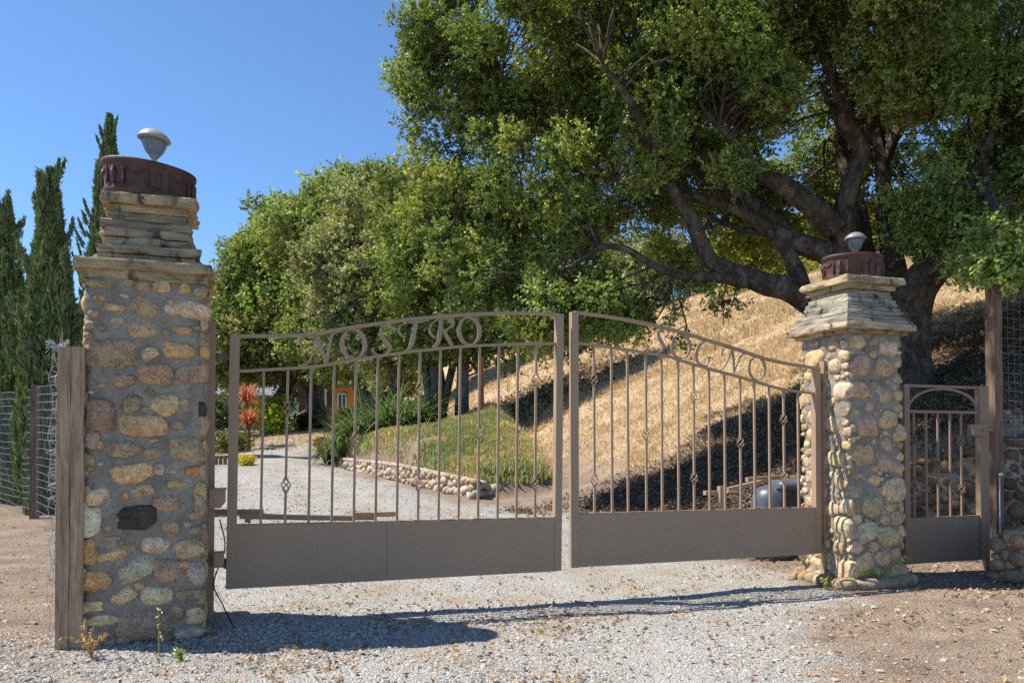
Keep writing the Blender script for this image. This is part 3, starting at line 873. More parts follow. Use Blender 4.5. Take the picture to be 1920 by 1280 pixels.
left = dict(cu=1.06,
  posts=[((432.8, 1102.5), (440.5, 628), .056), ((1043.8, 1068.5), (1048.2, 589), .050)],
  rail1=[(436,629.8),(496,629.8),(549,628.7),(588,626),(629,619),(673,611.5),(726,604.3),(779,597.6),(858.5,591),(918,588),(977,587),(1017,588.3),(1048,591)],
  rail2=[(446,696),(514,692),(567,689),(611,684),(655.6,676),(700,669),(726,665),(779,658.4),(858.5,650),(918,646.7),(977,644.7),(1043,644)],
  panel=[(442,984), (1039,970), (441,1102), (1038.5,1069.5)], seam=.44,
  pk=[488.8,534.4,578.5,621.7,663,704,744,783.5,822,859.6,896,932.5,968,1002.7],
  bk=[(1,765),(1,908),(4,822),(7,727),(7,905),(10,809),(13,709),(13,905)],
  lean=lambda x: .0150 - .006 * (x - 430) / 620, letters=LN, hinge=[(424, 1056, .11), (422, 668, .09)])
right = dict(cu=3.27,
  posts=[((1076.5, 1063), (1076, 585.5), .050), ((1531.8, 1036), (1529.3, 688), .050)],
  rail1=[(1076,585.5),(1143.8,594.3),(1200,604.5),(1247,615),(1293.8,627.5),(1327,638),(1373.8,652),(1420.6,668),(1452,676.6),(1483,682.8),(1520.6,688.8),(1530,690)],
  rail2=[(1082,643),(1143.8,651),(1200,659.4),(1256,669),(1280,677),(1327,690.6),(1373.8,703),(1420.6,716.4),(1452,725.8),(1483,732),(1528,738)],
  panel=[(1082,963), (1527.8,951), (1082.5,1062), (1528,1037.5)],
  pk=[1115,1148,1178,1212.5,1242,1273,1302,1331,1360,1389.4,1416,1444,1471,1498],
  bk=[(0,710),(0,898),(3,812),(6,741),(6,895),(9,829),(12,785),(12,893)],
  lean=lambda x: -.004, letters=LS, hinge=[(1537, 1012, .06), (1537, 725, .06)])
gl_ = gate_leaf("driveway_gate", "left driveway gate leaf with the letters NOSTRO under its arched rail", left)
gr_ = gate_leaf("driveway_gate", "right driveway gate leaf with the letters SOGNO under its falling rail", right)

def hinge_post(pb, pt, w, label, boxes, off=0.0):
    a, b = G(*pb), G(*pt)
    z0 = -.1
    root = thing("hinge_post", g3(a[0], off, 0), label, "gate post", "steel hinge posts of the driveway gate")
    mb = MB(); bar(mb, g3(a[0], off, z0), g3(b[0], off, b[1]), w, .05); mb.build("post", M["gate"], root)
    for (px, py, pw, ph, dd, nm) in boxes:
        u0, z0_ = G(px, py); u1, z1_ = G(px + pw, py + ph)
        mb = MB()
        # box with one bevelled lower corner and a lip on top
        e = (u1 - u0) * .3; hz = z0_ - z1_
        poly = [(u0, z0_), (u1, z0_), (u1, z1_ + hz * .35), (u1 - e, z1_), (u0, z1_)]
        v = [g3(u, off + s_, z) for s_ in (.03, .03 + dd) for u, z in poly]
        n = 5
        mb.add(v, [tuple(range(n)), tuple(range(2 * n - 1, n - 1, -1))] + [(k, k + n, (k + 1) % n + n, (k + 1) % n) for k in range(n)])
        mb.box(g3(u0 - .006, off + .024, z0_ + .001), GU * (u1 - u0 + .012), GN * (dd + .012), UP * .006)
        mb.build(nm, M["gate"], root)
    return root
hinge_post((393, 1115), (397, 603), .046, "left steel hinge post with a covered control box beside the grey mortared pillar",
           [(392, 916, 31, 33, .1, "control_box"), (401, 1034, 19, 25, .07, "bracket_box")])
hinge_post((1545.8, 1043), (1544, 677), .040, "right steel hinge post standing against the cobble pillar",
           [(1546, 966, 24, 21, .08, "control_box"), (1550, 912, 13, 15, .05, "bracket_box")])
# hold-open arms behind the leaves
def opener(label, bars, loc, offs):
    root = thing("gate_opener", loc, label, "gate opener", "swing arm gate openers")
    for (p0, p1, wpx, off, nm) in bars:
        a, b = G(*p0), G(*p1)
        A, B = g3(a[0], off, a[1]), g3(b[0], off, b[1])
        # correct for the plane lying behind the gate
        for V_, p in ((A, p0), (B, p1)):
            aa, bb = p[0] - CX, YPP - p[1]
            d = np.array((aa, F * math.cos(PITCH) - bb * math.sin(PITCH), F * math.sin(PITCH) + bb * math.cos(PITCH)))
            t_ = ((GO + GN * off) @ GN) / (d @ GN); q = d * t_
            V_[:] = (q[0], q[1], q[2] + EYE)
        mb = MB(); dv = B - A; L = np.linalg.norm(dv); dv = dv / L
        W = wpx / F * A[1]
        side = nrm(np.cross(dv, GN))
        mb.box(A - side * W / 2 - GN * .02, dv * L, GN * .04, side * W)
        mb.build(nm, M["gate"], root)
opener("left gate opener arm folded low behind the left driveway gate leaf",
       [((380, 958.5), (494, 958.5), 8, -.16, "arm"), ((449, 967), (661, 971), 10, -.12, "forearm"), ((459, 975), (470, 976), 7, -.12, "elbow_stop"), ((662, 967), (703, 967), 14, -.09, "mount_plate"), ((704, 964), (742, 963), 9, -.05, "clevis")],
       g3(.9, -.12, .2), None)
opener("right gate opener arm bent behind the right driveway gate leaf before the tank",
       [((1400, 899), (1478, 893), 8, -.62, "arm"), ((1364, 918), (1426, 903.5), 8, -.4, "forearm"), ((1321, 923.5), (1345, 923.5), 8, -.1, "mount_plate"), ((1362, 922.5), (1384, 922), 4, -.1, "clevis"), ((1353, 955), (1353, 911), 13, -.07, "bracket")],
       g3(3.4, -.2, .3), None)

# ------------------------------------------------------------------ pedestrian gate
def side_gate():
    u1 = G(1845, 1045)[0]; u0 = G(1697, 1045)[0] - .02
    root = thing("pedestrian_gate", g3((u0 + u1) / 2, 0, 0), "narrow brown pedestrian gate with an arched top between the right pillar and tall timber post", "gate")
    z0, z1 = .09, 1.545
    zp = G(1760, 968)[1]; zr = G(1760, 772)[1]
    for u in (u0 + .03, u1 - .03):
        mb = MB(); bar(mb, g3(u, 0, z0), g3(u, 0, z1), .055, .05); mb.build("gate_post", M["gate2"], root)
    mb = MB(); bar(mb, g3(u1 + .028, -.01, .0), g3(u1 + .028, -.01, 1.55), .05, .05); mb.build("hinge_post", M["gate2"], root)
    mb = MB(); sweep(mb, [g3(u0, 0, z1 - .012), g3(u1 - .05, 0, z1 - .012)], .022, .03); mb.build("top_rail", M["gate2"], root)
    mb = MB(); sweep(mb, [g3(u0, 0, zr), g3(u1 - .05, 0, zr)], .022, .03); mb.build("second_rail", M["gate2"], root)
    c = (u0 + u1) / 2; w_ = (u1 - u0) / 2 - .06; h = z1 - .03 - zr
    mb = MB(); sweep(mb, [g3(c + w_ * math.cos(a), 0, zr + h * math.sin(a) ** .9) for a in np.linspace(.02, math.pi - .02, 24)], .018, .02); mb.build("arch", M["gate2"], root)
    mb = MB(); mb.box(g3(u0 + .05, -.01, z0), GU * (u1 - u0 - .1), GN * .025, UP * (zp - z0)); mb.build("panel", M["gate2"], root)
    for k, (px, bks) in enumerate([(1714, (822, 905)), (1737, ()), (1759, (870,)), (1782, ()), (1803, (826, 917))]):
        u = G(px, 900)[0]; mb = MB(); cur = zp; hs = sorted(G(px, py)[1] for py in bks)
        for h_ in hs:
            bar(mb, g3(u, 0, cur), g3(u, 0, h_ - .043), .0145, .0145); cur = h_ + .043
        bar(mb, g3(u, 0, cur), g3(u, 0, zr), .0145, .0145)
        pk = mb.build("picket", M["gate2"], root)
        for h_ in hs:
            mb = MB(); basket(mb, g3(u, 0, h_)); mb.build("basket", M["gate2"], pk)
    zb = G(1820, 806)[1]
    mb = MB(); mb.box(g3(u1 - .2, .02, zb - .045), GU * .17, GN * .06, UP * .09)
    mb.box(g3(u1 - .1, .08, zb - .006), GU * .1, GN * .015, UP * .014); mb.build("latch_box", M["gate2"], root)
side_gate()
# ------------------------------------------------------------------ timber posts, wire fences
def timber_post(c, w, d, h, U, N, label, mats, z0=None, grp=None, split=True):
    c = np.array((c[0], c[1], zt(c[0], c[1]) if z0 is None else z0), float)
    mb = MB()
    zs = np.linspace(-.1, h, 24)
    halves = ((-.5, -.01), (.01, .5)) if split else ((-.5, .5),)
    for (a, b) in halves:
        rows = []
        for z in zs:
            e = .003 * vn(z * 6, a * 9, 0, 5)
            for (su, sn) in ((a, .5), (b, .5), (b, -.5), (a, -.5)):
                rows.append(c + U * (su * w + e) + N * (sn * d + e) + UP * (z + (.012 * (a + .3) if z == zs[-1] else 0)))
        n = len(zs); i = np.arange(n - 1)[:, None] * 4; j = np.arange(4)[None]; j2 = (j + 1) % 4
        mb.add(rows, np.stack([i + j, i + 4 + j, i + 4 + j2, i + j2], -1).reshape(-1, 4))
        mb.add(rows[-4:], [(3, 2, 1, 0)])
    o = mb.build("fence_post", mats, origin=c)
    tag(o, label, "fence post", grp)
    return o
tp = P(131, 1215, 4.2)
timber_post(tp, .125, .1, 1.56, GU, GN, "split weathered timber post wrapped in wire beside the left pillar", M["wood"], z0=0.0)
fp0, fp1 = np.array((tp[0] - .09, tp[1] + .05)), np.array((-5.15, 9.15))
fdir = nrm(np.array((-.92, 1.0))); fp2 = fp1 + fdir * 6.0
q = P(19, 985, 10.1); q = fp1 + fdir * 1.28
timber_post(q, .10, .1, 1.68, np.array((.9, .4, 0)), np.array((.4, -.9, 0)), "slim timber post carrying the wire mesh in front of the cypresses", M["wood_dark"], split=False, grp="posts of the left wire fence")
q2 = fp1 + fdir * 3.9
timber_post(fp1, .07, .07, 1.74, np.array((.9, .4, 0)), np.array((.4, -.9, 0)), "slim timber corner post at the near end of the wire mesh", M["wood_dark"], split=False, grp="posts of the left wire fence")
def mesh_fence(mb, pts, z_hi, rows, dv, r, zf=zt, sag=.03, lean=0, ztop=None):
    pts = np.array(pts, float)
    L = np.r_[0, np.cumsum(np.linalg.norm(np.diff(pts, axis=0), axis=1))]
    def at(s): return np.array([np.interp(s, L, pts[:, 0]), np.interp(s, L, pts[:, 1])])
    S = np.arange(0, L[-1], .3)
    def base(x, y): return float(zf(x, y)) + .02
    for k in range(rows):
        h = z_hi * k / (rows - 1)
        q = [np.array((*(at(s)), base(*at(s)) + h + sag * vn(s * .8, k * .5, 0, 3))) for s in S]
        tube(mb, q, r, 3, (.4, .4, .4), smooth=False, cap=False)
    for s in np.arange(0, L[-1], dv):
        p = at(s); b = base(*p); q = [np.array((p[0] + .008 * vn(s, h * 3, 0, 6), p[1], b + h)) for h in np.linspace(-.02, z_hi, 5)]
        tube(mb, q, r * .5, 3, (.4, .4, .4), smooth=False, cap=False)
M["wire"] = m_paint("galvanised_wire", (.36, .36, .37), .4, .1)
mb = MB()
mesh_fence(mb, [fp0, (fp0 + fp1) / 2 + (.04, 0), fp1, fp2], 1.62, 18, .075, .0026)
wf = mb.build("wire_fence", M["wire"], origin=(fp1[0], fp1[1], 0))
tag(wf, "galvanised welded wire mesh fence running back from the left timber post past the cypresses", "fence")
# tangled wire coil round the left post
mb = MB(); rr = random.Random(8); pc = np.array((tp[0] - .075, tp[1] + .01, 0.0))
for k in range(9):
    x0, y0 = rr.uniform(-.035, .03), rr.uniform(-.04, .04)
    q = [pc + np.array((x0 + rr.uniform(-.012, .012), y0 + rr.uniform(-.02, .02), z)) for z in np.linspace(.05, 1.58, 26)]
    tube(mb, cr(q, 2), .0022, 4)
for k in range(46):
    z = rr.uniform(.15, 1.5); a0 = rr.uniform(0, 6.28); R0 = rr.uniform(.02, .055)
    q = [pc + np.array((R0 * math.cos(a0 + t_), R0 * math.sin(a0 + t_), z + t_ * .012)) for t_ in np.linspace(0, rr.uniform(3, 7), 10)]
    tube(mb, q, .0018, 4)
for k in range(26):
    a0 = rr.uniform(0, 6.28); q = [pc + np.array((0.02, 0, 1.5)), pc + np.array((.03 * math.cos(a0), .03 * math.sin(a0), 1.56 + rr.uniform(0, .03))), pc + np.array((.06 * math.cos(a0) - .01, .05 * math.sin(a0), 1.55 + rr.uniform(-.02, .06)))]
    tube(mb, cr(q, 4), .0017, 4)
for k in range(4):
    z = (1.5, 1.32, 1.05, .78)[k]
    q = [pc + np.array((0, -.03, z)), pc + GN * .07 + GU * .08 + UP * (z - .03), pc + GN * .065 + GU * .16 + UP * (z + .02)]
    tube(mb, cr(q, 4), .0016, 4)
tag(mb.build("wire_bundle", M["wire"], origin=tuple(pc)), "tangled loose wire end bundled on the side of the left timber post", "wire")

# right tall post with deer wire
rp = np.array((*P(1867.5, 1045, 6.95)[:2], 0))
timber_post(rp, .09, .09, 2.46, GU, GN, "tall weathered timber post right of the pedestrian gate", M["wood_dark"], z0=-.02, split=False)
mb = MB()
mesh_fence(mb, [rp[:2] + (.07, .0), rp[:2] + (2.6, 1.3)], 1.5, 20, .09, .0013, zf=lambda x, y: 1.02)
tag(mb.build("deer_fence", M["wire"], origin=(rp[0], rp[1], 0)), "fine wire deer mesh fixed to the tall timber post at the right edge", "fence")
mb = MB()
pz = rp + GN * .06 - GU * .022
tube(mb, [pz + UP * .78, pz + UP * .3], .006, 5, (.5, .5, .48)); lathe(mb, [(0, -.012), (.018, -.012), (.02, 0), (.014, .012), (0, .014)], pz + UP * .8 + GN * .01, 10, col=(.8, .78, .75))
th_ = np.linspace(0, 2 * math.pi, 13)
tube(mb, [pz + GN * .01 + UP * (.36 + .045 * math.sin(a)) + GU * (.02 + .022 * math.cos(a)) for a in th_], .004, 5, (.12, .12, .12))
tag(mb.build("hose_bib", M["plain"], origin=tuple(pz)), "thin riser pipe with a small tap on the tall timber post", "tap")

# ------------------------------------------------------------------ cobble walls
def cobble_wall(pts, tops, sizes, seed, thick, name, label, cat="stone wall", shade=1.0, leanb=.08, mort=True, both=False, tones=None, base=None, ends=True, zoff=0.0, tries=(60, 300, 900, 1500)):
    pts = np.array(pts, float); mb = MB(); r = random.Random(seed)
    o = pts[0]
    for k in range(len(pts) - 1):
        a, b = pts[k], pts[k + 1]; L = np.linalg.norm(b - a); U = np.array((*((b - a) / L), 0)); N = np.array((U[1], -U[0], 0))
        ha, hb = tops[k], tops[k + 1]
        za = float(zt(*(a + N[:2] * .15))) if base is None else base; zb = float(zt(*(b + N[:2] * .15))) if base is None else base
        H = max(ha - za, hb - zb)
        A, B = np.array((*a, za)), np.array((*b, zb))
        if mort:
            v = []
            for P_, h_ in ((A, ha), (B, hb)):
                v += [P_ - UP * .15, P_ - N * thick - UP * .15, P_ - N * thick + UP * (h_ - P_[2] - .03), P_ - N * leanb * .5 + UP * (h_ - P_[2] - .03)]
            mb.add(v, [(0, 4, 7, 3), (3, 7, 6, 2), (1, 2, 6, 5), (0, 3, 2, 1), (4, 5, 6, 7)], (1, 1, 1), 0)
        faces = [(A, U, N, L, 1)]
        if both and k == 0: faces.append((A - N * thick, N, -U, thick, 0))
        if both and k == len(pts) - 2: faces.append((B, -N, U, thick, 0))
        for (O_, U_, N_, L_, main) in faces:
            for (u, z, ru, rv, an) in pack(L_, H, sizes, tries, seed + k * 5 + (0 if main else 77), (), 1.0, .2, 1.35):
                f = u / L_ if main else 0
                zb_ = za + (zb - za) * f if main else O_[2]; ht = (ha + (hb - ha) * f if main else ha) - zb_
                z = z * ht / H
                dep = (ru + rv) * .42; ca, sa = math.cos(an), math.sin(an)
                pc_ = O_ + U_ * u + N_ * (dep * .12 - leanb * z / max(H, .1) * (1 if main else 0)); pc_[2] = zb_ + z
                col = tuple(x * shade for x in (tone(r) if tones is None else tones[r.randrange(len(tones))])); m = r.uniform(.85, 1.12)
                stone(mb, pc_, U_ * ca + UP * sa, UP * ca - U_ * sa, N_, ru, rv, dep, [x * m for x in col], ICO2, r.randrange(9999), .88, 1)
        # coping stones along the top
        s = 0
        while s < L:
            w_ = r.uniform(sizes[0] * .8, sizes[0] * 1.5); f = min(1, (s + w_) / L)
            p = A + U * (s + w_) - N * thick * .45; p[2] = ha + (hb - ha) * f + zoff
            col = tuple(x * shade for x in (tone(r) if tones is None else tones[r.randrange(len(tones))]))
            stone(mb, p, U, N, UP, w_ * 1.0, thick * .55, sizes[0] * .6, col, ICO2, r.randrange(9999), .85, 1)
            s += 2 * w_ * .95
    z0 = float(zt(*o)) if base is None else base
    return tag(mb.build(name, [M["mortar"], M["stone"]], origin=(o[0], o[1], z0)), label, cat)
CREAM = [(.5, .44, .35), (.44, .37, .28), (.54, .49, .42), (.42, .34, .25), (.47, .42, .36), (.36, .29, .22)]
w0 = np.array((-.62, 12.5)); w1 = np.array((-2.3, 15.6)); w2 = np.array((-3.6, 18.0)); w3 = np.array((-4.5, 20.0))
def top(p, h): return float(zt(p[0] - .3, p[1] - .1)) + h
cobble_wall([w3, w2, w1, w0], [top(w3, .14), top(w2, .22), top(w1, .3), top(w0, .28)], (.085, .068, .05, .035), 3, .14, "cobble_edging", "low cream cobble wall edging the planted mound beside the curving gravel drive", "stone edging", tones=CREAM, tries=(140, 700, 1500, 1500))
cobble_wall([w0 + (.05, 0), w0 + (.42, .25)], [top(w0, .26), top(w0, .2)], (.1, .07, .045, .03), 5, .3, "stacked_stones", "short stack of flat grey stones closing the near corner of the mound", "stone edging", tones=[(.4, .38, .34), (.48, .44, .38)], mort=False)
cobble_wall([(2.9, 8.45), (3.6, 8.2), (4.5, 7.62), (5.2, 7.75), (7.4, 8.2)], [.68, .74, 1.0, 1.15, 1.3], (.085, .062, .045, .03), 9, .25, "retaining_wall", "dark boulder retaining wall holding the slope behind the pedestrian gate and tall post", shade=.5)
cobble_wall([(3.86, 6.0), (4.9, 6.3)], [.36, .38], (.075, .055, .04, .028), 12, .3, "cobble_wall", "low pale cobble wall stub at the right edge in front of the tall timber post", both=True, shade=1.05, base=.0)

# ------------------------------------------------------------------ plastic tank behind the right leaf
def tank():
    c = P(1450, 955, 7.5); c[2] = float(zt(c[0], c[1]))
    root = thing("plastic_tank", c, "blue grey rounded plastic tank with a dark lid behind the right gate leaf", "tank")
    mb = MB(); lathe(mb, [(0, 0), (.215, 0), (.225, .03), (.22, .35), (.21, .52), (.185, .6), (.14, .65), (.08, .67), (0, .675)], c, 40, 1, .9, .3, col=(.075, .09, .115)); mb.build("body", M["plastic"], root)
    c2 = c + np.array((.17, -.04, 0))
    mb = MB()
    for k, (hw_, z) in enumerate(((.13, 0), (.14, .3), (.15, .4))): pass
    prof = []
    per = [(math.copysign(abs(math.cos(a)) ** .35, math.cos(a)) * .17, math.copysign(abs(math.sin(a)) ** .35, math.sin(a)) * .16) for a in np.arange(28) * 2 * math.pi / 28]
    rows = []
    for s_, z in ((.85, 0), (.95, .4), (1.0, .64), (1.0, .66)):
        rows += [c2 + np.array((x * s_, y * s_, z)) for x, y in per]
    i = np.arange(3)[:, None] * 28; j = np.arange(28)[None]; j2 = (j + 1) % 28
    mb.add(rows, np.stack([i + j, i + j2, i + 28 + j2, i + 28 + j], -1).reshape(-1, 4), (.03, .034, .04), 0, True)
    mb.build("pump_box", M["plastic"], root)
    mb = MB(); rows = []
    for s_, z in ((1.1, .65), (1.14, .68), (1.1, .70), (.9, .725), (.3, .735)):
        rows += [c2 + np.array((x * s_, y * s_, z)) for x, y in per]
    i = np.arange(4)[:, None] * 28
    mb.add(rows, np.stack([i + j, i + j2, i + 28 + j2, i + 28 + j], -1).reshape(-1, 4), (.10, .115, .14), 0, True); mb.add(rows[-28:], [tuple(range(28))], (.1, .115, .14))
    mb.build("lid", M["plastic"], root)
M["plastic"] = m_attr("moulded_plastic", .35, .5, 12)
tank()
# black supply cable by the left hinge post
mb = MB(); h = g3(-.05, .05, 0)
tube(mb, cr([h + UP * .62 , h + UP * .45 + GN * .02 + GU * .03, h + UP * .25 - GU * .03, h + UP * .12 + GU * .02, h + GN * .12 + GU * .08 + UP * .01], 6), .004, 5, (.02, .02, .02))
tag(mb.build("cable", M["plain"], origin=tuple(h)), "thin black cable dropping from the control box to the gravel by the left hinge post", "cable")

# ------------------------------------------------------------------ foliage builders
def leaves(mb, pos, nor, L, W, col, fold=0.0, up=None):
    """diamond leaves: pos (n,3), nor (n,3) normals, L/W half lengths"""
    n = len(pos)
    r = nrm(rng.normal(size=(n, 3)) if up is None else up + .35 * rng.normal(size=(n, 3)))
    a = nrm(r - nor * np.sum(r * nor, -1, keepdims=True)); b = np.cross(nor, a)
    L = np.broadcast_to(L, (n,))[:, None]; W = np.broadcast_to(W, (n,))[:, None]
    v = np.stack([pos - a * L, pos + b * W + nor * W * fold, pos + a * L, pos - b * W + nor * W * fold], 1).reshape(-1, 3)
    f = np.arange(n * 4).reshape(-1, 4)
    mb.add(v, f, np.repeat(col, 4, axis=0), 0, False)
def leafcols(n, base, var=.25, yel=.0, seed=0):
    b = np.asarray(base, float)
    m = np.clip(1 + var * rng.normal(size=(n, 1)), .35, 1.9)
    c = b[None] * m
    y = rng.random((n, 1)) < yel
    c = np.where(y, c * np.array((1.9, 1.35, .8)), c)
    return np.clip(c, .004, .9)
def clump(mb, c, R, n, L, base, flat=.75, yel=.03, var=.28, shell=.55, ratio=.6):
    d = nrm(rng.normal(size=(n, 3)))
    lump = 1 + .5 * fbm(d[:, 0] * 2.2 + c[0] * 3, d[:, 1] * 2.2 + c[1] * 3, d[:, 2] * 2.2 + c[2] * 3, 5, 2)
    rr = R * lump * (shell + (1 - shell) * rng.random(n) ** .6) * (1 + .2 * rng.exponential(.45, n))
    p = np.asarray(c) + d * rr[:, None] * np.array((1, 1, flat))
    nor = nrm(d * .55 + np.array((0, 0, .45)) + .75 * rng.normal(size=(n, 3)))
    leaves(mb, p, nor, L * rng.uniform(.7, 1.25, n), L * ratio * rng.uniform(.7, 1.2, n), leafcols(n, base, var, yel))
def sprigs(mb, c, R, n, L, base, flat=.9, yel=.02, var=.28, sl=.19):
    """leaves set along short twig ends that fan out of a clump"""
    m = max(3, n // 13)
    d = nrm(rng.normal(size=(m, 3)))
    lump = 1 + .5 * fbm(d[:, 0] * 2.2 + c[0] * 3, d[:, 1] * 2.2 + c[1] * 3, d[:, 2] * 2.2 + c[2] * 3, 5, 2)
    s0 = np.asarray(c) + d * (R * lump * (.3 + .6 * rng.random(m) ** .6))[:, None] * np.array((1, 1, flat))
    dv = nrm(d * .9 + .55 * rng.normal(size=(m, 3)) + np.array((0, 0, .15)))
    ln = rng.uniform(.35, 1, m) * sl
    t = rng.random((m, 13)); p = s0[:, None] + dv[:, None] * (t * ln[:, None])[..., None] + rng.normal(size=(m, 13, 3)) * .07 * sl
    nor = nrm(rng.normal(size=(m, 13, 3)) * .8 + np.array((0, 0, .5)) + d[:, None] * .35)
    ax = np.repeat(dv, 13, axis=0) + .6 * rng.normal(size=(m * 13, 3))
    col = leafcols(m * 13, base, var * .7, yel) * np.repeat(np.clip(1 + .22 * rng.normal(size=(m, 1)), .5, 1.6), 13, axis=0)
    p = p.reshape(-1, 3); nor = nor.reshape(-1, 3); N_ = len(p)
    leaves(mb, p, nor, L * rng.uniform(.65, 1.3, N_), L * .6 * rng.uniform(.7, 1.2, N_), col, 0, ax)
def lobe_clumps(lobes, per, seed, rmin, rmax, keep=None, inner=.35):
    """clump centres spread through ellipsoid lobes, mostly near their outside"""
    r = np.random.default_rng(seed); out = []
    for (c, R, sy, sz, dens) in lobes:
        n = int(per * dens * R * R)
        d = nrm(r.normal(size=(n, 3)))
        q = np.asarray(c) + d * (R * (inner + (1 - inner) * r.random((n, 1)) ** .45)) * np.array((1, sy, sz))
        for p in q:
            out.append((p, r.uniform(rmin, rmax)))
    return out
def limb(mb, pts, sm=5, ns=10, rough=.16, seed=0, mi=0):
    pts = np.array(pts, float)
    if len(pts) > 4:
        j = rng.normal(size=(len(pts), 3)) * pts[:, 3:4] * .28; j[:2] = 0; pts[:, :3] += j
    q = cr(np.array(pts, float), sm)
    tube(mb, q[:, :3], q[:, 3], ns, (1, 1, 1), mi, True, rough, seed)
    return q
def twigs(mb, nodes, clumps, r0, seed, frac=1.0, ns=5):
    r = np.random.default_rng(seed)
    nodes = np.array(nodes)
    for p, R in clumps:
        if r.random() > frac: continue
        d = np.linalg.norm(nodes[:, :3] - p, axis=1) + .6 * np.maximum(0, nodes[:, 2] - p[2]); k = int(np.argmin(d)); a = nodes[k]
        L = np.linalg.norm(p - a[:3])
        if L < .15 or L > 1.5: continue
        m1 = a[:3] + (p - a[:3]) * .35 + r.normal(size=3) * L * .09 + UP * L * .06; m2 = a[:3] + (p - a[:3]) * .7 + r.normal(size=3) * L * .09
        ra = min(a[3] * .6, r0 + .008 * L)
        q = cr([a[:3], m1, m2, p], 3)
        tube(mb, q, np.linspace(ra, .006, len(q)), ns, (1, 1, 1), 0, True)
        for _ in range(2):
            e = p + r.normal(size=3) * R * .7
            tube(mb, cr([m2, (m2 + e) / 2 + r.normal(size=3) * .05, e], 2), [.008, .007, .006, .005, .003], 4, (1, 1, 1), 0, True, cap=False)
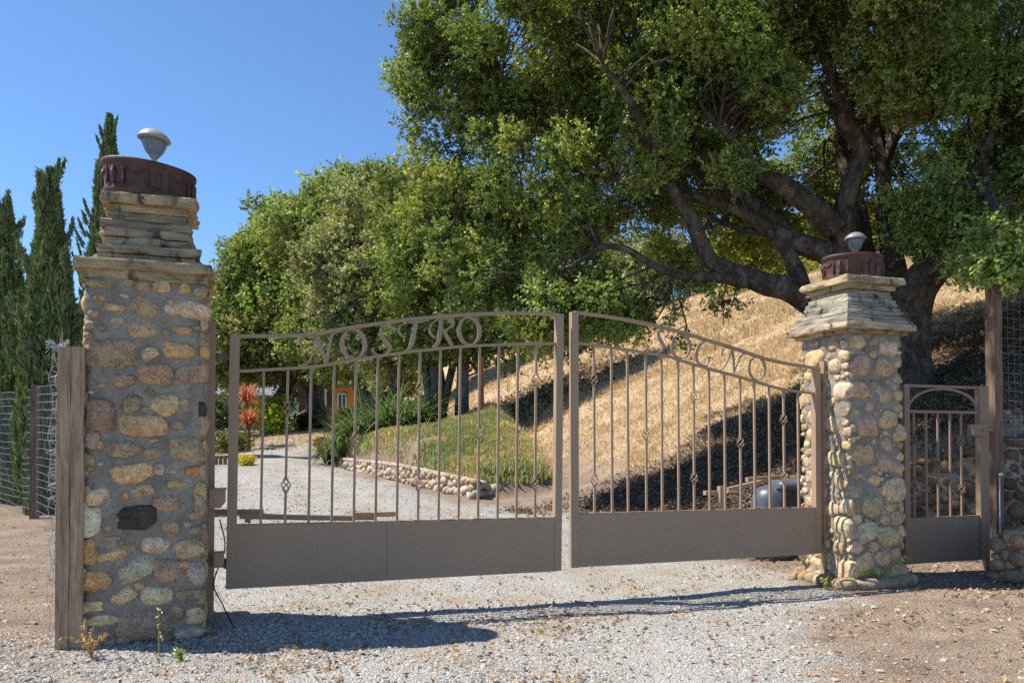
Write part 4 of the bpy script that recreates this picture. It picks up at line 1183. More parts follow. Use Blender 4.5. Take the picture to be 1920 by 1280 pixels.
# ------------------------------------------------------------------ the big oak behind the right pillar
def W3(px, py, Y, r=None):
    p = P(px, py, Y)
    return p if r is None else np.array((*p, r))
def big_oak():
    b = P(1690, 745, 9.6); b[2] = float(zt(b[0], b[1])) - .1
    root = thing("oak_tree", b, "large spreading oak with many twisting limbs rising behind the right stone pillar", "tree")
    tb = MB(); nodes = []
    def L(pts, ns=12, rough=.2):
        q = limb(tb, [W3(*p) * np.array((1, 1, 1, .97 if i < 3 else .8)) for i, p in enumerate(pts)], 10, ns + ns // 2, rough * 1.35, random.randrange(999)); nodes.extend(list(q)); return q
    L([(1690, 775, 9.6, .42), (1692, 700, 9.6, .34), (1700, 620, 9.55, .30), (1728, 545, 9.4, .27), (1765, 480, 9.3, .22), (1800, 400, 9.2, .16), (1840, 310, 9.1, .1), (1880, 200, 9.0, .05)], 18)
    L([(1680, 760, 9.9, .34), (1690, 640, 9.9, .26), (1690, 560, 9.95, .2), (1678, 470, 10, .16), (1662, 400, 10.1, .13), (1655, 310, 10.2, .11), (1640, 230, 10.3, .08), (1600, 120, 10.4, .05)], 16)
    L([(1660, 740, 9.8, .30), (1625, 620, 9.8, .26), (1592, 530, 9.7, .235), (1578, 460, 9.7, .215), (1580, 400, 9.6, .17), (1605, 330, 9.5, .14), (1615, 270, 9.4, .125), (1590, 215, 9.3, .11), (1600, 160, 9.2, .09), (1640, 90, 9.1, .07), (1660, 10, 9.0, .05)], 18)
    L([(1610, 560, 10.1, .2), (1612, 450, 10.2, .15), (1605, 370, 10.4, .12), (1580, 290, 10.6, .1), (1572, 230, 10.7, .085), (1540, 150, 10.8, .06)], 14)
    L([(1575, 490, 9.7, .15), (1545, 470, 9.7, .14), (1490, 455, 9.75, .12), (1430, 425, 9.8, .1), (1380, 395, 9.8, .085), (1310, 375, 9.8, .075), (1240, 358, 9.9, .065), (1165, 335, 10, .05), (1090, 330, 10.1, .03)], 12)
    L([(1565, 425, 9.6, .16), (1530, 395, 9.5, .13), (1470, 360, 9.4, .11), (1425, 325, 9.3, .095), (1392, 290, 9.2, .08), (1350, 235, 9.1, .05)], 14)
    L([(1500, 458, 9.75, .1), (1440, 405, 9.9, .1), (1385, 365, 10, .11), (1345, 335, 10, .1), (1310, 285, 10, .085), (1280, 240, 10, .07), (1262, 190, 10, .04)], 12)
    L([(1400, 400, 9.9, .09), (1350, 350, 10.2, .085), (1300, 320, 10.3, .07), (1230, 300, 10.5, .05), (1180, 240, 10.6, .03)], 10)
    L([(1650, 700, 9.7, .24), (1590, 610, 9.7, .22), (1540, 580, 9.65, .185), (1480, 548, 9.6, .17), (1430, 535, 9.6, .15), (1380, 515, 9.6, .135), (1340, 485, 9.6, .125), (1308, 450, 9.6, .115), (1290, 405, 9.6, .105), (1262, 340, 9.6, .085), (1240, 270, 9.6, .06), (1210, 180, 9.6, .03)], 18, .24)
    L([(1400, 528, 9.6, .09), (1345, 520, 9.6, .075), (1290, 516, 9.6, .065), (1230, 500, 9.6, .055), (1180, 470, 9.6, .05), (1135, 462, 9.6, .042), (1100, 480, 9.6, .035), (1060, 505, 9.6, .02)], 10)
    L([(1505, 555, 9.6, .12), (1492, 505, 9.7, .1), (1470, 465, 9.8, .09), (1440, 440, 9.9, .06), (1380, 425, 10, .05), (1300, 395, 10.1, .03)], 10)
    L([(1618, 260, 9.4, .09), (1650, 215, 9.6, .07), (1700, 160, 9.8, .05), (1760, 100, 10, .03)], 10)
    L([(1690, 470, 10, .08), (1730, 420, 10.5, .06), (1780, 400, 11, .05), (1850, 330, 11.5, .03)], 8)
    L([(1262, 340, 9.6, .07), (1220, 260, 9.3, .06), (1180, 190, 9.0, .045), (1130, 120, 8.8, .03)], 8)
    L([(1655, 310, 10.2, .09), (1700, 200, 10.2, .07), (1740, 90, 10.2, .05), (1760, -60, 10.2, .04)], 8)
    L([(1590, 215, 9.3, .08), (1540, 90, 9.0, .06), (1490, -40, 8.6, .045), (1450, -200, 8.2, .03)], 8)
    L([(1165, 335, 10, .04), (1080, 250, 10.2, .03), (980, 180, 10.4, .025), (900, 100, 10.5, .02)], 7)
    L([(1060, 330, 10.1, .03), (980, 360, 10.3, .025), (900, 370, 10.4, .02)], 7)
    L([(1840, 310, 9.1, .07), (1860, 380, 8.2, .05), (1872, 430, 7.4, .035), (1880, 480, 6.8, .015)], 8)
    # lobes: centre, radius (x), y scale, z scale, density
    def lb(px, py, Y, R, sy=1.0, sz=.85, dn=1.0): return (P(px, py, Y), R, sy, sz, dn * (1.25 if Y >= 12 else 1))
    lobes = [lb(855, 30, 11, .88), lb(850, 170, 11, .72), lb(905, 300, 10.8, .8), lb(940, 420, 10.8, .72), lb(985, 90, 10.6, 1.1), lb(1010, 260, 10.3, .95), lb(1000, 420, 10.2, .8, 1, .9, 1.1), lb(985, 530, 10.3, .65), lb(1080, 560, 10.0, .68, 1, .6), lb(890, -60, 11, .8),
             lb(1120, 60, 10, 1.15), lb(1130, 210, 9.6, .8), lb(1075, 400, 10.2, .6, 1, .8), lb(1270, 60, 9.6, 1.2), lb(1270, 150, 9.3, .7, 1, .7), lb(1420, 40, 9.2, 1.2), lb(1430, 130, 8.9, .7, 1, .8), lb(1520, 60, 8.5, .8, 1, .9, 1.1), lb(1590, 20, 8.3, .9),
             lb(1700, 60, 8.9, 1.1), lb(1760, 170, 9.2, .7), lb(1830, 110, 8.9, 1.1), lb(1870, 260, 8.8, .9, 1, .95, 1.2), lb(1800, 350, 8.9, .62, 1, 1, 1.2), lb(1900, 410, 8.8, .68, 1, .8, 1.2), lb(1770, 430, 8.95, .4, 1, .7, 1.2), lb(1960, 330, 9.3, .9),
             lb(1365, 330, 9.0, .25, 1, .8, 1.3), lb(1740, 300, 9.3, .35, 1, .9),
             # back of the crown
             lb(1130, 220, 12.0, 1.2, .8, .9, .8), lb(1300, 220, 12.4, 1.3, .8, .8, .7), lb(1480, 330, 12.6, 1.3, .8, .9, .8), lb(1200, 420, 12.6, 1.0, .8, .7, .6), lb(1380, 430, 12.8, 1.0, .8, .6, .6), lb(1640, 300, 11.9, 1.3, .6, 1, .9), lb(1800, 280, 11.5, 1.4, .5, 1, .9), lb(1950, 200, 11.3, 1.4, .5, 1, .7), lb(1250, 480, 12.4, .6, 1, .5, .4), lb(1905, 500, 8.6, .42, 1, .6, 1.3), lb(1840, 470, 8.7, .35, 1, .7, 1.3), lb(1190, 300, 10.4, .5, 1, .8, .8), lb(1080, 600, 10.2, .55, 1, .6), lb(1000, 600, 10.3, .5, 1, .6), lb(1165, 590, 10.2, .35, 1, .6), lb(1225, 270, 9.2, .45, 1, .8, 1), lb(860, 470, 11, .55, 1, 1, .9), lb(900, 560, 11, .45, 1, .8, .9), lb(820, 370, 11.2, .5, 1, 1, .9), lb(1060, 170, 10, .7, 1, 1, .8), lb(1215, 130, 10, .7, 1, .9, .9), lb(1340, 140, 9.6, .7, 1, .9, .9), lb(800, 120, 11.2, .55, 1, 1.2, 1), lb(830, 250, 11, .5, 1, 1, 1),
             lb(1150, 350, 12.2, .9, .8, .8, 1.0), lb(1210, 370, 11.9, .75, .8, .9, 1.2), lb(1330, 330, 12.4, .9, .8, .8, .9),
             # above the frame
             lb(1000, -160, 10.4, 1.3, 1.2, .7, .7), lb(1250, -220, 9.6, 1.5, 1.2, .6, .7), lb(1500, -320, 8.9, 1.5, 1.0, .6, .7), lb(1750, -300, 9.2, 1.6, 1.1, .6, .7), lb(2000, 0, 9.5, 1.7, 1, 1, .7), lb(2150, 300, 9.3, 1.4, 1, .9, .6), lb(1450, -250, 11.0, 1.7, .8, .6, .6), lb(1800, -250, 10.6, 1.6, .8, .6, .6)]
    cl = lobe_clumps(lobes, 40, 5, .15, .33)
    cl = [q for q in cl if fbm(q[0][0] * 1.15, q[0][1] * 1.15, q[0][2] * 1.15, 4, 2) > -.2]
    # overhang above the frame that shades the side gate
    for (x, y, z, R) in ((.9, 7.7, 6.4, 1.0), (2.2, 7.6, 6.6, 1.1), (3.4, 7.6, 6.3, 1.0), (.0, 8.3, 6.6, .9), (4.4, 7.7, 5.6, .8)):
        cl += lobe_clumps([((x, y, z), R, .9, .6, .8)], 14, int(x * 10) + 3, .25, .4)
    # drooping sprays under the crown
    for (px, py, Y) in ((1262, 590, 9.7), (1275, 555, 9.7), (1250, 520, 9.7), (1352, 575, 9.6), (1375, 560, 9.6), (1335, 555, 9.6), (1275, 640, 9.7), (1130, 620, 10), (1170, 590, 10), (1090, 610, 10), (1040, 590, 10.1), (1000, 600, 10.2), (960, 590, 10.3), (1880, 480, 8.9), (1840, 490, 8.9), (1290, 470, 10.5), (1320, 430, 10.6), (1870, 512, 6.75), (1898, 500, 6.8), (1842, 500, 6.9), (1905, 470, 7.0), (1862, 468, 7.0), (1885, 440, 7.3), (1845, 440, 7.4), (1915, 515, 6.9), (1815, 480, 7.3)):
        cl.append((P(px, py, Y), .13 if 1200 < px < 1400 else .2))
    cb = MB()
    r = np.random.default_rng(11)
    for p, R in cl:
        big = 1.0
        n = int(15500 * R * R * r.uniform(.6, 1.2))
        warm = r.random()
        base = np.array((.215, .285, .08)) * r.uniform(.6, 1.35) if warm < .7 else np.array((.3, .345, .09))
        sprigs(cb, p, R, n, .0225, base)
    twigs(tb, nodes, cl, .012, 4, .9)
    tb.build("trunk", M["bark"], root)
    cb.build("crown", M["leaf"], root)
    print("OAK clumps", len(cl), "verts", cb.n)
big_oak()

def oak(name, base, Y, trunks, lobes, label, group, leafL, per, dens, basecol, rmin, rmax, seed, bark="bark2", twf=.35, yel=.03):
    b = P(*base, Y); b[2] = float(zt(b[0], b[1])) - .1
    root = thing(name, b, label, "tree", group)
    tb = MB(); nodes = []
    for tr in trunks:
        pts = [W3(*p) for p in tr]
        if len(pts[0]) == 4 and tr[0][3] > .1 and len(tr) > 2: pts[0][2] = min(pts[0][2], float(zt(pts[0][0], pts[0][1])) - .1)
        q = limb(tb, pts, 5, 10, .2, seed); nodes.extend(list(q))
    cl = lobe_clumps([(P(*l[:3]), *l[3:]) for l in lobes], per * 1.7, seed, rmin, rmax)
    cb = MB(); r = np.random.default_rng(seed)
    for p, R in cl:
        n = int(2.5 * dens * R * R * r.uniform(.7, 1.2))
        sprigs(cb, p, R, n, leafL * .8, np.array(basecol) * r.uniform(.7, 1.25) * np.array((r.uniform(.9, 1.2), 1, 1)), .9, yel, .28, leafL * 6.5)
    twigs(tb, nodes, cl, .02, seed, twf, 4)
    tb.build("trunk", M[bark], root)
    cb.build("crown", M["leaf"], root)
    print(name, len(cl), cb.n)
    return root
GRP = "oaks around the driveway behind the gate"
G1, G2, G3 = (.25, .325, .1), (.27, .31, .15), (.19, .235, .08)
# oak B: close behind the mound, its crown meets the big oak
oak("oak_tree", (822, 768), 21, [[(822, 775, 21, .26), (818, 700, 21, .2), (812, 640, 21, .17), (830, 560, 21, .12), (850, 470, 21, .08)], [(815, 670, 21, .12), (780, 600, 20.8, .09), (750, 520, 20.6, .06)], [(818, 650, 21, .12), (880, 580, 21, .09), (950, 520, 21, .06)]],
    [(800, 400, 20.5, 1.5, 1, .95, 1.0), (870, 480, 20, 1.5, 1, .9, 1.0), (780, 520, 19.8, 1.2, 1, .8, 1.0), (900, 380, 21, 1.4, 1, .9, .9), (950, 540, 20.3, 1.2, 1, .7, 1.0), (860, 600, 19.8, .9, 1, .7, 1.0), (1040, 560, 20.5, 1.1, 1, .7, 1), (1150, 590, 21, .9, 1, .5, 1), (830, 640, 20.2, .6, 1, .6, 1), (780, 640, 20.2, .8, 1, .6, 1), (900, 650, 20.2, .6, 1, .6, 1), (1060, 620, 21, .9, 1, .6, 1), (950, 640, 20.4, .55, 1, .6, 1), (1020, 470, 21, 1.2, 1, .8, .8)],
    "leafy oak on the mound whose crown merges with the big oak above the left leaf", GRP, .055, 11, 1500, G1, .3, .5, 21)
oak("oak_tree", (866, 755), 20.2, [[(866, 760, 20.2, .2), (868, 690, 20.2, .16), (872, 620, 20.2, .12), (880, 520, 20.2, .08)]],
    [(890, 560, 19.6, .8, 1, .7, 1), (930, 600, 19.6, .7, 1, .6, 1), (905, 660, 19.7, .3, 1, .6, 1), (940, 700, 19.8, .3, 1, .5, .8)],
    "slim dark trunked oak just right of the mound oak", GRP, .055, 11, 1500, G1, .25, .4, 22)
oak("oak_tree", (740, 770), 23, [[(740, 775, 23, .25), (742, 700, 23, .2), (748, 640, 23, .16), (735, 560, 23, .12), (720, 480, 23, .08)], [(745, 650, 23, .1), (770, 600, 23, .08), (700, 560, 22.6, .05)]],
    [(700, 440, 23, 1.6, 1, .95, 1), (760, 500, 22.3, 1.5, 1, .9, 1), (680, 540, 22, 1.3, 1, .8, 1), (760, 600, 22, 1.0, 1, .7, 1), (700, 620, 22, .9, 1, .6, 1), (770, 370, 23.5, 1.2, 1, .8, 1), (640, 500, 22.6, 1.2, 1, .9, .9), (650, 590, 22.4, .9, 1, .6, .9), (690, 665, 21.8, .7, 1, .6, 1), (760, 665, 22, .7, 1, .6, 1), (640, 650, 22.4, .7, 1, .6, .9), (720, 700, 24.5, .7, 1, .6, .9)],
    "grey green oak with a straight brown trunk behind the strap leaved plants", GRP, .06, 11, 1300, G2, .3, .52, 23)
oak("oak_tree", (680, 790), 33, [[(683, 800, 33, .42), (678, 750, 33, .32), (668, 700, 33, .26), (650, 640, 33, .18), (640, 560, 33, .1)], [(690, 790, 33.3, .3), (700, 730, 33, .24), (705, 680, 33, .16), (720, 600, 33, .1)]],
    [(690, 365, 33, 1.5, 1, .8, 1), (640, 395, 33, 1.6, 1, .85, 1), (740, 400, 33.5, 1.8, 1, .8, 1), (600, 400, 33, 1.2, 1, .8, 1), (660, 460, 31.8, 2.0, 1, .8, 1), (620, 560, 31.5, 1.8, 1, .8, 1), (560, 450, 32.5, 1.5, 1, .8, 1), (800, 420, 34, 2, 1, .9, 1), (690, 590, 31.5, 1.7, 1, .7, 1), (600, 640, 31.3, 1.2, 1, .6, 1), (650, 660, 31.5, 1.3, 1, .6, 1), (700, 670, 34, 1.3, 1, .6, 1), (740, 700, 35, 1.2, 1, .6, .9), (640, 690, 34.5, .8, 1, .5, .9)],
    "tall rounded oak with forked grey trunk left of the orange house wall", GRP, .085, 7.0, 760, G1, .42, .75, 24)
oak("oak_tree", (600, 790), 36, [[(598, 800, 36, .5), (592, 755, 36, .42), (598, 715, 36, .34), (612, 690, 36, .24), (600, 650, 36, .16), (590, 600, 36, .1)], [(590, 775, 36, .3), (580, 735, 36, .26), (556, 715, 36, .22), (535, 708, 36, .18), (515, 690, 36, .14), (490, 680, 36, .1)], [(596, 715, 36, .24), (588, 695, 36, .2), (582, 670, 36, .12)]],
    [(520, 500, 35, 2.0, 1, .85, 1), (480, 560, 34.6, 1.8, 1, .85, 1), (540, 600, 34, 1.9, 1, .8, 1), (500, 650, 34, 1.4, 1, .6, 1), (450, 600, 35, 1.4, 1, .8, 1), (570, 520, 34.5, 1.6, 1, .8, 1), (560, 660, 34.4, 1.0, 1, .5, 1), (530, 430, 35.5, 1.4, 1, .8, 1), (480, 490, 35.5, 1.2, 1, .8, 1), (470, 670, 34.5, 1.2, 1, .6, 1), (530, 680, 35.5, .9, 1, .5, .9), (440, 690, 34, 1.1, 1, .6, 1), (620, 700, 37.5, .8, 1, .5, .8)],
    "broad oak with a pale leaning forked trunk at the head of the drive", GRP, .09, 7.0, 700, G1, .45, .8, 25)
oak("oak_tree", (520, 800), 35, [[(508, 805, 34.6, .5), (522, 760, 34.6, .36), (535, 720, 34.6, .26), (545, 690, 34.6, .2), (530, 640, 34.6, .12)]],
    [(440, 640, 33.5, 1.3, 1, .8, 1), (420, 690, 33.3, 1.1, 1, .6, 1), (480, 700, 33.6, .9, 1, .4, .8), (430, 570, 36, 1.3, 1, .8, 1), (405, 630, 35, 1.2, 1, .9, 1)],
    "dark leaning oak trunk beside the drive with low branches over the red plants", GRP, .09, 7.0, 700, G3, .4, .7, 26, "bark")
FG = "oaks beyond the house roofs"
oak("far_oak", (480, 760), 54, [[(480, 770, 54, .5), (478, 720, 54, .35), (470, 680, 54, .2)]],
    [(430, 690, 54, 2.6, 1, .9, .8), (490, 680, 54, 2.8, 1, .9, .8), (540, 670, 54.5, 2.6, 1, .9, .8), (400, 700, 55, 2.4, 1, .9, .8), (450, 640, 55, 2.4, 1, .8, .7)], "dark oak beyond the cabin roof at the far end of the garden", FG, .13, 2.6, 300, G3, .7, 1.2, 31)
oak("far_oak", (650, 740), 56, [[(650, 750, 56, .5), (655, 710, 56, .35), (660, 680, 56, .2)]],
    [(590, 670, 56, 2.6, 1, .9, .8), (650, 660, 56, 3.0, 1, .9, .8), (720, 650, 56, 3.0, 1, .9, .8), (780, 655, 56, 2.6, 1, .8, .8), (700, 690, 55, 2.2, 1, .8, .8)], "dark oak mass beyond the orange house roof", FG, .13, 2.6, 300, G3, .7, 1.2, 32)
HG = "oaks on the hillside beyond the big oak"
oak("hill_oak", (1560, 600), 30, [[(1560, 620, 30, .3), (1550, 560, 30, .2), (1540, 500, 30, .12)]],
    [(1480, 520, 30, 1.8, 1, .8, 1), (1440, 540, 30, 1.2, 1, .6, 1), (1560, 480, 30.5, 2.2, 1, .8, 1), (1640, 540, 30, 1.8, 1, .7, 1), (1420, 480, 31, 1.5, 1, .7, .8)], "bright yellow green oak on the slope seen between the big oak's limbs", HG, .085, 6.5, 650, (.26, .29, .06), .45, .75, 27)
oak("hill_oak", (1250, 560), 36, [[(1250, 575, 36, .25), (1245, 520, 36, .18), (1240, 470, 36, .1)]],
    [(1200, 500, 36, 1.8, 1, .7, .9), (1290, 500, 36, 1.8, 1, .7, .9), (1350, 480, 37, 1.5, 1, .7, .8), (1130, 540, 35.5, 1.5, 1, .8, 1), (1080, 590, 35, 1.4, 1, .8, 1), (1180, 560, 35, 1.2, 1, .7, 1), (1020, 620, 35, 1.4, 1, .8, 1)], "dull green oak on the hill crest low behind the arching bough", HG, .09, 6, 600, G2, .45, .75, 28)
oak("hill_oak", (1820, 470), 32, [[(1820, 490, 32, .25), (1815, 430, 32, .18), (1810, 390, 32, .1)]],
    [(1760, 420, 32, 2, 1, .8, .9), (1880, 400, 32, 2.2, 1, .8, .9), (1680, 440, 32.5, 1.6, 1, .8, .9)], "shaded oak at the top of the slope behind the tall timber post", HG, .09, 6, 600, G1, .45, .75, 29)

# ------------------------------------------------------------------ cypresses
def cypress_mesh(H, R, n, seed, col):
    KS = max(1, (H / 6.5)) ** .7
    r = np.random.default_rng(seed); mb = MB()
    h = r.random(n) ** .85
    a = r.random(n) * 2 * math.pi
    prof = np.interp(h, [0, .08, .3, .6, .8, .93, 1], [.72, .95, 1.0, .78, .45, .17, .03])
    lump = .82 + .42 * fbm(np.cos(a) * 2 + seed, np.sin(a) * 2, h * H * 1.6, seed, 3) + .15 * np.abs(fbm(np.cos(a) * 5, np.sin(a) * 5, h * H * 1.2, seed + 4, 2))
    rr = R * prof * lump * (.5 + .5 * r.random(n) ** .45)
    p = np.stack([rr * np.cos(a), rr * np.sin(a), h * H], -1)
    out = np.stack([np.cos(a), np.sin(a), 0 * a], -1)
    up = nrm(out * .45 + UP * 1.0 + .28 * r.normal(size=(n, 3)))
    nor = nrm(np.cross(up, r.normal(size=(n, 3))))
    b = np.cross(nor, up)
    L = (.075 * KS * r.uniform(.6, 1.4, n))[:, None]; W = L * .26
    v = np.stack([p - up * L, p + b * W, p + up * L, p - b * W], 1).reshape(-1, 3)
    c = np.array(col) * np.clip(1 + .3 * r.normal(size=(n, 1)), .4, 1.9)
    mb.add(v, np.arange(4 * n).reshape(-1, 4), np.repeat(c, 4, 0))
    # leading shoots that break the outline
    for k in range(34):
        hh = r.uniform(.25, .98); aa = r.uniform(0, 6.28); pr = np.interp(hh, [0, .3, .6, .8, .93, 1], [.8, 1.0, .78, .45, .17, .03]) * R * .95
        s0 = np.array((pr * math.cos(aa), pr * math.sin(aa), hh * H)); dv = nrm(np.array((math.cos(aa) * .38, math.sin(aa) * .38, 1)) + .1 * r.normal(size=3)); m = 90
        t_ = r.random((m, 1)) * r.uniform(.25, .5) * KS
        q = s0 + dv * t_ + r.normal(size=(m, 3)) * .03 * (1 - t_ / .6)
        u_ = nrm(dv + .4 * r.normal(size=(m, 3))); nn = nrm(np.cross(u_, r.normal(size=(m, 3)))); bb = np.cross(nn, u_); L = .06 * KS; W = .014 * KS
        v = np.stack([q - u_ * L, q + bb * W, q + u_ * L, q - bb * W], 1).reshape(-1, 3)
        mb.add(v, np.arange(4 * m).reshape(-1, 4), np.repeat(np.array(col) * np.clip(1 + .2 * r.normal(size=(m, 1)), .5, 1.6), 4, 0))
    return mb
CG = "cypresses behind the left wire fence"
def cypress(px, ytop, Y, wpx, label, n, seed, col=(.16, .2, .08), grp=CG):
    b = P(px, 900, Y); b[2] = float(zt(b[0], b[1])); top_ = P(px, ytop, Y)[2]
    H = top_ - b[2]; R = wpx / 2 / F * Y
    root = thing("cypress_tree", b, label, "tree", grp)
    mb = cypress_mesh(H, R, n, seed, col)
    for k in range(len(mb.v)): mb.v[k] = mb.v[k] + b
    tb = MB(); tube(tb, [b - UP * .1, b + UP * H * .4, b + UP * H * .85], [.09, .06, .015], 8, smooth=True, rough=.2)
    tb.build("trunk", M["bark"], root); mb.build("crown", M["cyp"], root)
    return root
cypress(90, 322, 10.9, 128, "middle cypress with a pointed tip standing clear between fence and pillar", 34000, 3)
cypress(8, 378, 13.4, 118, "left cypress cut by the left edge of the view", 26000, 5)
c3_ = cypress(200, 218, 22, 118, "tallest cypress rising directly behind the left stone pillar", 30000, 9)
cypress(38, 560, 12.0, 80, "short young cypress filling the gap behind the slim fence post", 16000, 13, (.14, .18, .07))
cypress(-70, 330, 13.8, 130, "cypress just beyond the left edge of the view", 12000, 17)

def bush(name, px, py, Y, R, label, cat, col, n, L, grp=None, flat=.8, yel=.03, k=14, seed=1, sy=1):
    b = P(px, py, Y); b[2] = float(zt(b[0], b[1]))
    r = np.random.default_rng(seed); mb = MB()
    for i in range(k):
        a = r.uniform(0, 6.28); q = b + np.array((math.cos(a) * R * .6 * r.random() ** .5, math.sin(a) * R * .6 * r.random() ** .5, R * flat * r.uniform(.25, .85)))
        clump(mb, q, R * r.uniform(.35, .5), n // k, L, np.array(col) * r.uniform(.8, 1.2), .8, yel)
    for i in range(6):
        tube(mb, [b - UP * .03, b + r.normal(size=3) * R * .3 + UP * R * .6], [.015, .006], 4, (.12, .09, .06))
    return tag(mb.build(name, M["leaf"], origin=tuple(b)), label, cat, grp)
bush("yellow_bush", 462, 846, 19.5, .29, "small bright yellow flowering bush at the left edge of the gravel drive", "bush", (.55, .47, .03), 2600, .02, seed=2)
bush("shrub", 428, 845, 24, .9, "low olive green shrub behind the log edging left of the yellow bush", "bush", (.15, .16, .05), 2500, .05, seed=3, flat=.5)
bush("lime_shrub", 510, 765, 33, 1.3, "lime green leafy shrub between the red spiky plants and leaning oak", "bush", (.32, .42, .04), 2600, .08, seed=4, flat=1.2)
bush("shrub", 575, 790, 35, .75, "dark green shrub at the foot of the house steps", "bush", (.06, .1, .03), 1500, .07, seed=5)
bush("lime_shrub", 655, 778, 37, .8, "small lime shrub below the orange house wall", "bush", (.3, .4, .04), 1100, .08, seed=6)
bush("shrub", 400, 735, 37, 1.6, "large dark shrub mass beside the small cabin", "bush", (.07, .1, .035), 3000, .09, seed=7, flat=1.2)
bush("hedge_shrub", 148, 690, 26, 2.6, "rounded dark green shrub mass in the gap between middle cypress and left pillar", "bush", (.075, .1, .035), 7000, .07, seed=8, flat=1.3, k=26)
bush("shrub", -10, 930, 12.6, .9, "olive shrub low behind the wire mesh at the left edge", "bush", (.07, .1, .035), 3000, .035, seed=9, flat=.9)
bush("red_bush", 606, 835, 21.5, .33, "small rusty red succulent bush at the tip of the mound by the drive", "bush", (.36, .12, .05), 1200, .03, seed=10)

# ------------------------------------------------------------------ strap-leaved plants
def strap(mb, b, n, Lr, w, col, cols=None, droop=1.0, seed=0, spread=(.2, 1.2), tip=None):
    r = np.random.default_rng(seed)
    for i in range(n):
        a = r.uniform(0, 6.28); el = r.uniform(*spread); L = r.uniform(*Lr); dr = droop * r.uniform(.5, 1.3)
        d = np.array((math.cos(a), math.sin(a), 0)); side = np.array((-d[1], d[0], 0))
        pts = []; m = 6; e = math.pi / 2 - el * .9; p = np.array(b, float) + d * .02
        for k in range(m):
            pts.append(p.copy()); p = p + (d * math.cos(e) + UP * math.sin(e)) * L / (m - 1); e -= dr * .35
        v = []
        for k, q in enumerate(pts):
            ww = w * (1 - (k / (m - 1)) ** 2 * .92) * .5
            v += [q - side * ww, q + side * ww]
        f = [(2 * k, 2 * k + 1, 2 * k + 3, 2 * k + 2) for k in range(m - 1)]
        c = np.array(col if cols is None else cols[r.integers(len(cols))]) * r.uniform(.7, 1.3)
        if tip is not None:
            c = np.array([c * (1 - k / (m - 1)) + np.array(tip) * (k / (m - 1)) for k in range(m) for _ in (0, 1)])
        mb.add(v, f, c, 0, True)
AG = "strap leaved plants on the mound"
r = random.Random(4)
for i, (px, py, Y, s, lab) in enumerate([(655, 815, 19.6, 1.0, "leftmost strap leaved clump on the mound beside the drive"), (690, 800, 19.6, 1.1, "strap leaved clump second from the left on the mound"), (728, 792, 19.2, 1.25, "largest strap leaved clump at the middle of the mound"), (765, 788, 19.4, 1.25, "strap leaved clump below the straight oak trunk"), (800, 782, 19.8, 1.05, "rightmost strap leaved clump near the slim dark trunk"), (712, 770, 21, 1.2, "strap leaved clump behind the others on the mound crest"), (775, 765, 21, 1.2, "strap leaved clump on the crest between the two dark trunks"), (635, 835, 19.8, .8, "small strap leaved clump nearest the drive")]):
    b = P(px, py, Y); b[2] = float(zt(b[0], b[1]))
    mb = MB()
    for k in range(5):
        bb = b + np.array((r.uniform(-.35, .35), r.uniform(-.3, .3), 0)); bb[2] = float(zt(bb[0], bb[1]))
        strap(mb, bb, 34, (.85 * s, 1.45 * s), .055, (.14, .2, .07), None, 1.0, i * 10 + k, (.1, 1.1))
    tag(mb.build("strap_leaf_plant", M["grass"], origin=tuple(b)), lab, "plant", AG)
def spiky(px, py0, py1, Y, R, label, seed):
    b = P(px, py1, Y); gz = float(zt(b[0], b[1])); b[2] = gz; hd_ = P(px, py0, Y)
    root = thing("cordyline", b, label, "plant", "red cordylines by the drive")
    mb = MB(); tube(mb, [b - UP * .1, (b + hd_) / 2, hd_], [.07, .055, .05], 8, (.16, .11, .07)); mb.build("stem", M["plain"], root)
    mb = MB(); strap(mb, hd_, 170, (R * .7, R * 1.05), .055, (.3, .05, .05), [(.5, .09, .08), (.55, .16, .12), (.4, .05, .07), (.55, .22, .08)], .55, seed, (.0, 1.7), (.6, .25, .14))
    mb.build("foliage", M["grass"], root)
spiky(463, 752, 800, 26, .74, "taller red cordyline with a starburst of stiff leaves left of the drive", 3)
spiky(467, 796, 830, 25, .62, "shorter orange red cordyline in front of the taller one", 5)

